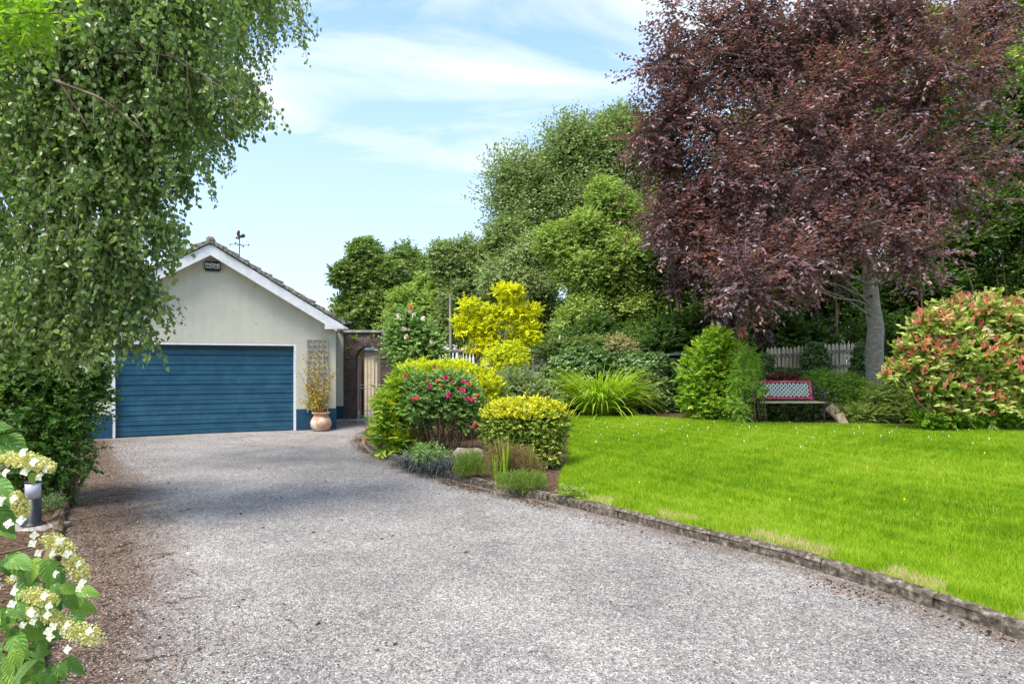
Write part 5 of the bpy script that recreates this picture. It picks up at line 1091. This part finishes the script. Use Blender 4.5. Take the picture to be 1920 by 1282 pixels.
shrub('leafy_undergrowth', 'grassy green undergrowth around the foot of the beech trunk', 'undergrowth', (1650, 0), [(1630, 775, 46, 14), (1680, 765, 40, 24), (1720, 770, 40, 20), (1600, 780, 26, 10), (1650, 740, 24, 20)], 12.6, 1400, 9, .14, .05, .022, 'bright', 104, hole=-1, up=.5, stems=14)
# ---- background low planting to close the gap under the hedge trees
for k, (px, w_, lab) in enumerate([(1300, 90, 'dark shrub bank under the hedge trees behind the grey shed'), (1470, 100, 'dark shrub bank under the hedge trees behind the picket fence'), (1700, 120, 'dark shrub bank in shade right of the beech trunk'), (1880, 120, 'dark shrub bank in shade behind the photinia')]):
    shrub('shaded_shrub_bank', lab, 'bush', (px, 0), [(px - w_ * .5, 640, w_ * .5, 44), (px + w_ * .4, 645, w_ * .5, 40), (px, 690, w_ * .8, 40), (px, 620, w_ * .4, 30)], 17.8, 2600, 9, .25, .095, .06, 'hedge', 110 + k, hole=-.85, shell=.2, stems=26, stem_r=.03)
# ---- photinia
PH = [(1830, 590, 70, 34), (1770, 615, 60, 40), (1890, 610, 60, 44), (1735, 655, 50, 30), (1800, 670, 80, 50), (1880, 690, 70, 60), (1715, 695, 40, 24), (1770, 725, 60, 40), (1840, 750, 60, 34), (1680, 700, 24, 14), (1790, 770, 50, 20), (1950, 640, 70, 70), (1950, 740, 60, 50)]
def whorls(rng, lob, n, per, ls, lw, mat, parent, name, shell=.75, up=.6, thr=None, cl=.9, hole=-.7, only_top=None):
    w_ = lob[:, 3] * lob[:, 5]; w_ /= w_.sum(); P = []; U = []
    while sum(len(q) for q in P) < n:
        i = rng.choice(len(lob), n, p=w_); u_ = unit(rng.normal(size=(n, 3))); p = lob[i, :3] + u_ * (shell + (1.05 - shell) * rng.random((n, 1))) * lob[i, 3:6]
        k = (wob(p, 3, 1.0) > hole) & (p[:, 2] > gza(p[:, 0], p[:, 1]) + .05)
        inside = np.zeros(n, bool)
        for q in lob: inside |= (((p - q[:3]) / (q[3:6] * .72)) ** 2).sum(1) < 1
        k &= ~inside
        if only_top is not None: k &= (u_[:, 2] + .35 * rng.normal(size=n) - .35 * u_[:, 1]) > only_top
        P.append(p[k]); U.append(u_[k])
        if len(P) > 40: break
    P = np.concatenate(P)[:n]; U = np.concatenate(U)[:n]; n = len(P)
    ax = unit(U + np.array((0, 0, up)) + .25 * rng.normal(size=(n, 3))); e1 = unit(np.cross(ax, np.array((.3, .2, 1.0)))); e2 = np.cross(ax, e1)
    a = (np.arange(per) * 2.4)[None] + rng.uniform(0, 6, (n, 1)); op = np.linspace(.25, 1.1, per)[None] * cl + .15 * rng.normal(size=(n, per))
    D = ax[:, None] * np.cos(op)[..., None] + (e1[:, None] * np.cos(a)[..., None] + e2[:, None] * np.sin(a)[..., None]) * np.sin(op)[..., None]
    Nn = ax[:, None] + .25 * rng.normal(size=(n, per, 3)) - D * .3; pos = P[:, None] - ax[:, None] * (np.linspace(0, .05, per)[None, :, None])
    rn = .5 * np.clip(.5 + .25 * rng.normal(size=(n, 1)), 0, 1) + .5 * rng.random((n, per)); k = (.7 + .5 * rng.random(n * per))
    leaves(name, pos.reshape(-1, 3), D.reshape(-1, 3), Nn.reshape(-1, 3), ls * k, lw * k, L_[mat], parent, rn.ravel(), OVAL)
    return P, ax
YP = 10.9
t, lob, r = shrub('photinia', 'large photinia bush with red young leaves at the right of the lawn', 'bush', (1810, 0), PH, YP, 1500, 9, .2, .105, .048, 'photg', 120, hole=-.8, stems=40, stem_r=.016, shell=.3)
whorls(r, lob, 1500, 8, .125, .056, 'photg', t, 'outer_foliage')
P, ax = whorls(r, lob, 420, 6, .11, .042, 'photr', t, 'red_young_leaves', shell=.97, up=1.3, cl=.6, only_top=.1)
P, ax = whorls(r, lob, 170, 6, .12, .042, 'photr', t, 'red_young_leaves', shell=1.04, up=2.0, cl=.5, only_top=.3)
shrub('ground_cover', 'bright green ground cover plants right of the photinia foot', 'plant', (1880, 0), [(1760, 785, 50, 12), (1830, 785, 50, 14), (1890, 775, 46, 22), (1950, 775, 40, 24)], 10.9, 1800, 9, .1, .045, .035, 'cover', 121, hole=-1, stems=0, up=.4)
# ================================================================ ISLAND BED
t, lob, r = shrub('golden_euonymus', 'wide yellow topped evergreen shrub behind the pink rose bush', 'bush', (840, 0), [(800, 710, 60, 28), (850, 705, 50, 24), (900, 725, 36, 26), (770, 735, 40, 30), (830, 745, 80, 40), (905, 755, 30, 30)], 12.0, 1300, 9, .14, .07, .034, 'gold2', 130, hole=-1, up=.8, stems=10, shell=.5)
whorls(r, lob, 1100, 7, .10, .04, 'aucubatop', t, 'yellow_young_leaves', shell=.95, up=1.4, cl=.65, only_top=.05)
t, lob, r = shrub('spotted_laurel', 'glossy long leaved laurel with yellow tips at the left of the island bed', 'bush', (735, 0), [(765, 722, 34, 24), (737, 765, 30, 32), (765, 770, 40, 40), (733, 815, 28, 38), (770, 815, 34, 34)], 10.7, 500, 7, .2, .12, .045, 'aucuba', 131, hole=-1, stems=14, shell=.3)
whorls(r, lob, 330, 8, .145, .052, 'aucuba', t, 'outer_foliage', shell=.85, up=.7, hole=-1)
whorls(r, lob, 110, 7, .14, .042, 'aucubatop', t, 'yellow_young_leaves', shell=1.0, up=1.4, cl=.7, only_top=.25, hole=-1)
t, lob, r = shrub('rose_bush', 'bushy rose with magenta blooms in the middle of the island bed', 'rose', (830, 0), [(800, 730, 44, 26), (845, 725, 44, 24), (820, 755, 60, 26), (870, 750, 36, 26), (785, 770, 34, 24), (880, 785, 24, 22), (840, 780, 50, 14)], 10.4, 2000, 9, .14, .048, .033, 'rose', 132, hole=-.8, stems=46, stem_r=.007, shell=.35)
ds = MB()
for _ in range(90):
    x = r.uniform(775, 890); b = at(x, r.uniform(815, 835), 10.3 + r.normal(0, .12)); limb(ds, b, at(x + r.normal(0, 22), r.uniform(765, 800), 10.2 + r.normal(0, .15)), .0045, .0025, r, 5, .08, .1, 4)
ds.build('bare_stems', M['twig'], t)
for q in [(760, 705, 'pink', .05), (805, 725, 'pink', .055), (783, 746, 'coral', .05), (835, 708, 'pink', .065), (849, 717, 'pink', .06), (870, 717, 'pink', .06), (880, 719, 'coral', .055), (860, 728, 'pink', .055), (869, 732, 'pink', .06), (821, 714, 'coral', .055), (842, 742, 'pink', .07), (875, 747, 'pink', .06), (882, 751, 'pink', .07), (888, 750, 'pink', .06), (895, 741, 'coral', .045), (777, 749, 'pink', .06), (890, 798, 'pink', .065), (827, 723, 'coral', .04), (897, 803, 'coral', .035), (815, 687, 'pink', .045), (802, 712, 'coral', .04)]:
    bloom(t, at(q[0], q[1], 9.95), q[3] * .82, q[2], r, 'rose_bloom', 18)
t, lob, r = shrub('golden_privet', 'neatly clipped golden yellow privet ball at the lawn corner', 'bush', (985, 0), [(985, 790, 72, 34), (950, 800, 44, 40), (1020, 800, 44, 42), (1010, 838, 46, 38), (960, 830, 44, 36)], 8.9, 3300, 9, .09, .032, .022, 'privetlow', 133, hole=-1.1, stems=20, shell=.72, up=.2, depth=.8)
lt_ = lobes_px([(985, 783, 70, 30), (950, 790, 42, 32), (1020, 790, 42, 32)], 8.9, .8)
sp = sprays(r, lt_, 2600, 8, .08, outw=.7, up=1.0, spread=.3, shell=.85, hole=-2, nup=.9, nout=.5)
k = (sp['P'][:, 2] > lt_[0, 2] + .02); sp2 = {a: (b[k] if a in 'PDNr' else b) for a, b in sp.items()}; put('yellow_top_growth', sp2, .034, .02, L_['privet'], t, r, OVAL)
# blue-black grass
t = thing('blue_grey_grass_clump', 'low spidery blue grey grass clump at the kerb below the rose', 'plant', ong(805, 880)); r = np.random.default_rng(134)
for q in ((775, 872, 9.4), (800, 868, 9.2), (830, 872, 9.0), (815, 880, 8.85), (785, 885, 9.25), (845, 885, 8.7), (760, 868, 9.7)):
    p = at(q[0], q[1], q[2]); strap('leaves', t, (p[0], p[1], gz(p[0], p[1]) + .03), 150, .22, .40, .008, 'blue', r, .9, 1.0, .12, 6, 1.25)
lob = lobes_px([(800, 850, 40, 20), (830, 865, 30, 20)], 9.1); sp = sprays(r, lob, 300, 6, .08, hole=-2, shell=.3); put('small_leaves', sp, .03, .02, L_['rose'], t, r, OVAL)
# rock
rk = ong(885, 848); rr = np.random.default_rng(135); v = []; f = []; n_, m_ = 14, 9
for i in range(m_ + 1):
    for j in range(n_):
        ph = math.pi * i / m_ - math.pi / 2; th_ = 2 * math.pi * j / n_; q = np.array((math.cos(ph) * math.cos(th_), math.cos(ph) * math.sin(th_), math.sin(ph))); q = q * (1 + .14 * wob(q[None], 2.2)[0]); q[2] = min(q[2], .62 + .05 * wob(q[None], 3)[0]); v.append((rk[0] + q[0] * .26, 9.35 + q[1] * .2, .12 + (q[2] + .2) * .24))
for i in range(m_):
    for j in range(n_): f.append((i*n_+j, i*n_+(j+1) % n_, (i+1)*n_+(j+1) % n_, (i+1)*n_+j))
M['rock'] = mnoise('pinkish_rock', (.13, .10, .08), (.26, .20, .16), 8, 9, .9, .1, .8, 25, c3=(.38, .31, .26), dist=.02)
tag(MB().add(v, f).build('boulder', M['rock'], smooth=False), 'flat topped pinkish brown rock between grass clump and golden privet', 'rock')
HE = dict(hole=-1.1, up=1.2, spread=.45, shell=.35, nup=.2, nout=.9, njit=.8, ldir=1.0, ljit=.5, shape=KITE)
shrub('heather', 'bright green heather clump on the kerb below the rock', 'heather', (885, 0), [(880, 868, 28, 22), (895, 885, 32, 20), (870, 880, 18, 14)], 8.35, 1500, 12, .07, .016, .005, 'heath', 136, stems=0, **HE)
shrub('heather', 'brown flowered heather clump in front of the golden privet', 'heather', (960, 0), [(940, 855, 34, 26), (975, 868, 36, 28), (1000, 885, 22, 18), (950, 885, 36, 18)], 8.0, 2000, 12, .08, .017, .006, 'heathb', 137, stems=10, **HE)
shrub('heather', 'low olive green heather clump nearest the kerb corner', 'heather', (970, 0), [(955, 905, 30, 16), (985, 905, 34, 18), (1008, 905, 18, 12)], 7.45, 1400, 12, .07, .016, .005, 'heath', 138, stems=0, **HE)
t = thing('iris_clump', 'upright sword shaped yellow green leaves beside the brown heather', 'plant', ong(945, 905)); r = np.random.default_rng(139)
for q, n_, L1 in (((948, 885, 7.9), 14, .62), ((932, 885, 7.85), 7, .4), ((990, 880, 8.0), 7, .42)):
    p = at(*q); strap('leaves', t, (p[0], p[1], gz(p[0], p[1]) + .06), n_, .35, L1, .026, 'croc', r, .12, .12, .05, 6, 1.5)
t, lob, r = shrub('orange_flower_plant', 'small plant with orange flowers at the far left tip of the island', 'plant', (697, 0), [(697, 812, 10, 14), (694, 830, 9, 10)], 12.2, 160, 6, .08, .04, .02, 'mid', 140, stems=3)
for q in [(689, 803), (692, 812), (686, 820), (697, 799), (688, 829), (700, 808)]: bloom(t, at(q[0], q[1], 11.95), .045, 'orange', r, 'flower', 10)
shrub('weedy_tuft', 'small green weed tuft at the kerb where the lawn begins', 'plant', (1045, 0), [(1085, 925, 16, 5), (1062, 918, 12, 6)], 7.0, 120, 6, .04, .03, .012, 'bright', 141, stems=0)
# ================================================================ HYDRANGEA, foreground left
hy = thing('climbing_hydrangea', 'hydrangea with cream lacecap flowers in the near left foreground', 'shrub', (-1.6, 1.7, 0)); r = np.random.default_rng(150)
def hydmat():
    m, nt = newmat('hydrangea_leaf_veined'); b, o = principled(nt, .38, .45); a = N(nt, 'ShaderNodeAttribute', attribute_name='rnd'); ve = N(nt, 'ShaderNodeAttribute', attribute_name='vein')
    r_ = ramp(nt, [(0, (.06, .16, .02)), (.5, (.13, .28, .035)), (1, (.27, .44, .06))]); nt.links.new(a.outputs['Fac'], r_.inputs[0])
    tc_ = N(nt, 'ShaderNodeMath', operation='MULTIPLY'); tc_.inputs[1].default_value = 1; nt.links.new(ve.outputs['Fac'], tc_.inputs[0])
    sn = N(nt, 'ShaderNodeMath', operation='SINE'); nt.links.new(tc_.outputs[0], sn.inputs[0]); vr = ramp(nt, [(.90, 0), (1.0, .45)]); nt.links.new(sn.outputs[0], vr.inputs[0])
    mx_ = N(nt, 'ShaderNodeMixRGB'); mx_.inputs[2].default_value = (.34, .48, .12, 1); nt.links.new(vr.outputs[0], mx_.inputs[0]); nt.links.new(r_.outputs[0], mx_.inputs[1]); nt.links.new(mx_.outputs[0], b.inputs['Base Color'])
    bp = N(nt, 'ShaderNodeBump'); bp.inputs['Strength'].default_value = .5; bp.inputs['Distance'].default_value = .002; bp.invert = True; nt.links.new(sn.outputs[0], bp.inputs['Height']); nt.links.new(bp.outputs[0], b.inputs['Normal'])
    t_ = N(nt, 'ShaderNodeBsdfTranslucent'); nt.links.new(mx_.outputs[0], t_.inputs[0]); s_ = N(nt, 'ShaderNodeMixShader'); s_.inputs[0].default_value = .35
    nt.links.new(b.outputs[0], s_.inputs[1]); nt.links.new(t_.outputs[0], s_.inputs[2]); nt.links.new(s_.outputs[0], o.inputs[0]); return m
def bigleaf(pxs, name='foliage'):
    V = []; Fc = []; rn = []; vn = []; NS, NC = 19, 7
    for (px, py, Y, dx, dz, ln) in pxs:
        P = at(px, py, Y); D = unit(np.array((dx, r.normal(0, .35), dz))); Nn = np.array((r.normal(0, .3), -.65 + r.normal(0, .25), .75)); S = unit(np.cross(Nn, D)); U = np.cross(D, S); k0 = len(V)
        cv = r.uniform(.1, .35); fo = r.uniform(.1, .35); w_ = ln * r.uniform(.30, .38); rv = r.random(); wv = r.uniform(0, 6)
        for i in range(NS):
            t_ = i / (NS - 1); half = w_ * (math.sin(math.pi * min(1, t_ * 1.02) ** .72)) ** .8 * (1 - .25 * t_) if 0 < t_ < 1 else 0
            if i % 2 and 0 < t_ < 1: half *= .955
            for j in range(NC):
                v_ = -1 + 2 * j / (NC - 1); p = P + D * ln * (t_ - .0) + S * half * v_ + U * (fo * half * abs(v_) ** 1.3 - cv * ln * t_ * t_ + .03 * ln * math.sin(wv + 5 * t_ + 2 * v_) * abs(v_))
                V.append(p); rn.append(rv); vn.append(1.57 if j == NC // 2 else 38 * (t_ - .35 * abs(v_)))
        for i in range(NS - 1):
            for j in range(NC - 1): a_ = k0 + i * NC + j; Fc.append((a_, a_ + 1, a_ + NC + 1, a_ + NC))
    o = npmesh(name, np.array(V), [np.array(Fc)], HM, hy, rnd=rn, smooth=True); at_ = o.data.attributes.new('vein', 'FLOAT', 'POINT'); at_.data.foreach_set('value', np.array(vn, np.float32))
HM = hydmat()
pl = [(-35, 805, 1.6, 1, .15, .075), (-20, 830, 1.6, 1, -.25, .09), (10, 815, 1.62, 1, -.9, .07), (-30, 880, 1.6, 1, .1, .08), (-25, 905, 1.5, 1, -.3, .085), (0, 915, 1.55, .5, -1, .075), (-15, 950, 1.5, .7, -.8, .08), (15, 935, 1.6, .5, -.9, .06), (-10, 985, 1.6, .7, -.6, .06), (60, 885, 1.65, .2, -1, .035), (-30, 850, 1.65, 1, -.1, .07)]
lf = []
for _ in range(120):
    a = r.random(); px = 5 + 150 * r.random() * (1 - .2 * a); py = 1030 + 250 * a; lim = 150 if py < 1190 else 120
    if px > lim or (py < 1080 and px > 110): continue
    lf.append((px, py, 1.9 + r.normal(0, .12), r.normal(.3, .7), -abs(r.normal(.5, .5)), r.uniform(.045, .09)))
for _ in range(45): lf.append((r.uniform(-40, 40), r.uniform(1120, 1300), 1.95 + r.normal(0, .15), r.normal(.3, .7), r.normal(-.3, .5), r.uniform(.04, .08)))
bigleaf(pl + lf)
hs_ = MB(); 
def pth(pts, Y, r0, r1): path(hs_, pts, Y, r0, r1, 5)
for a in ([(-60, 1100), (20, 1085), (90, 1080), (150, 1050)], [(-60, 1180), (40, 1180), (100, 1210)], [(-60, 900), (0, 880), (60, 850)], [(-40, 990), (20, 960), (40, 930)], [(-60, 1050), (30, 1040), (60, 1020), (100, 1010)], [(-60, 1230), (50, 1200), (120, 1180), (170, 1190)]): pth(a, 1.9 if a[0][1] > 1000 else 1.6, .006, .003)
hs_.build('stems', M['stem'], hy, True)
def lacecap(px, py, Y, wpx, hpx, tilt):
    c = at(px, py, Y); rx = wpx / F * Y; rz = hpx / F * Y
    n = 650; u_ = unit(r.normal(size=(n, 3))); rr_ = r.random((n, 1)) ** .4; q = u_ * rr_ * np.array((rx, rx * .6, rz)); q[:, 2] += q[:, 0] * tilt
    P = c + q; o = leaves('flower_head', P, r.normal(size=P.shape), r.normal(size=P.shape), .0065, .006, L_['creamf'], hy, r.random(n), KITE)
    for k in range(5):
        a = 6.28 * k / 5 + r.normal(0, .3); p = c + np.array((math.cos(a) * rx * 1.1, -.02 - .02 * r.random(), math.sin(a) * rz * 1.25 + math.cos(a) * rx * tilt)); f = unit(np.array((r.normal(0, .3), -1, .5)))
        e1 = unit(np.cross(f, (0.1, .2, 1))); e2 = np.cross(f, e1); aa = np.arange(4) * 1.57 + r.random()
        D = e1 * np.cos(aa)[:, None] + e2 * np.sin(aa)[:, None] + f * .15; leaves('white_floret', np.repeat(p[None], 4, 0), D, np.repeat(f[None], 4, 0), .0115, .0125, L_['whitep'], o, r.random(4), OVAL)
for q in [(40, 862, 1.42, 44, 16, -.1), (80, 872, 1.5, 24, 14, -.2), (38, 945, 1.45, 18, 24, -.6), (108, 1020, 1.65, 34, 17, -.35), (142, 1062, 1.65, 26, 24, -.7), (72, 1118, 1.66, 34, 15, -.2), (155, 1186, 1.65, 40, 18, -.35), (105, 1160, 1.68, 30, 15, -.4), (30, 1085, 1.9, 18, 8, 0), (50, 1150, 1.8, 26, 12, 0)]: lacecap(*q)
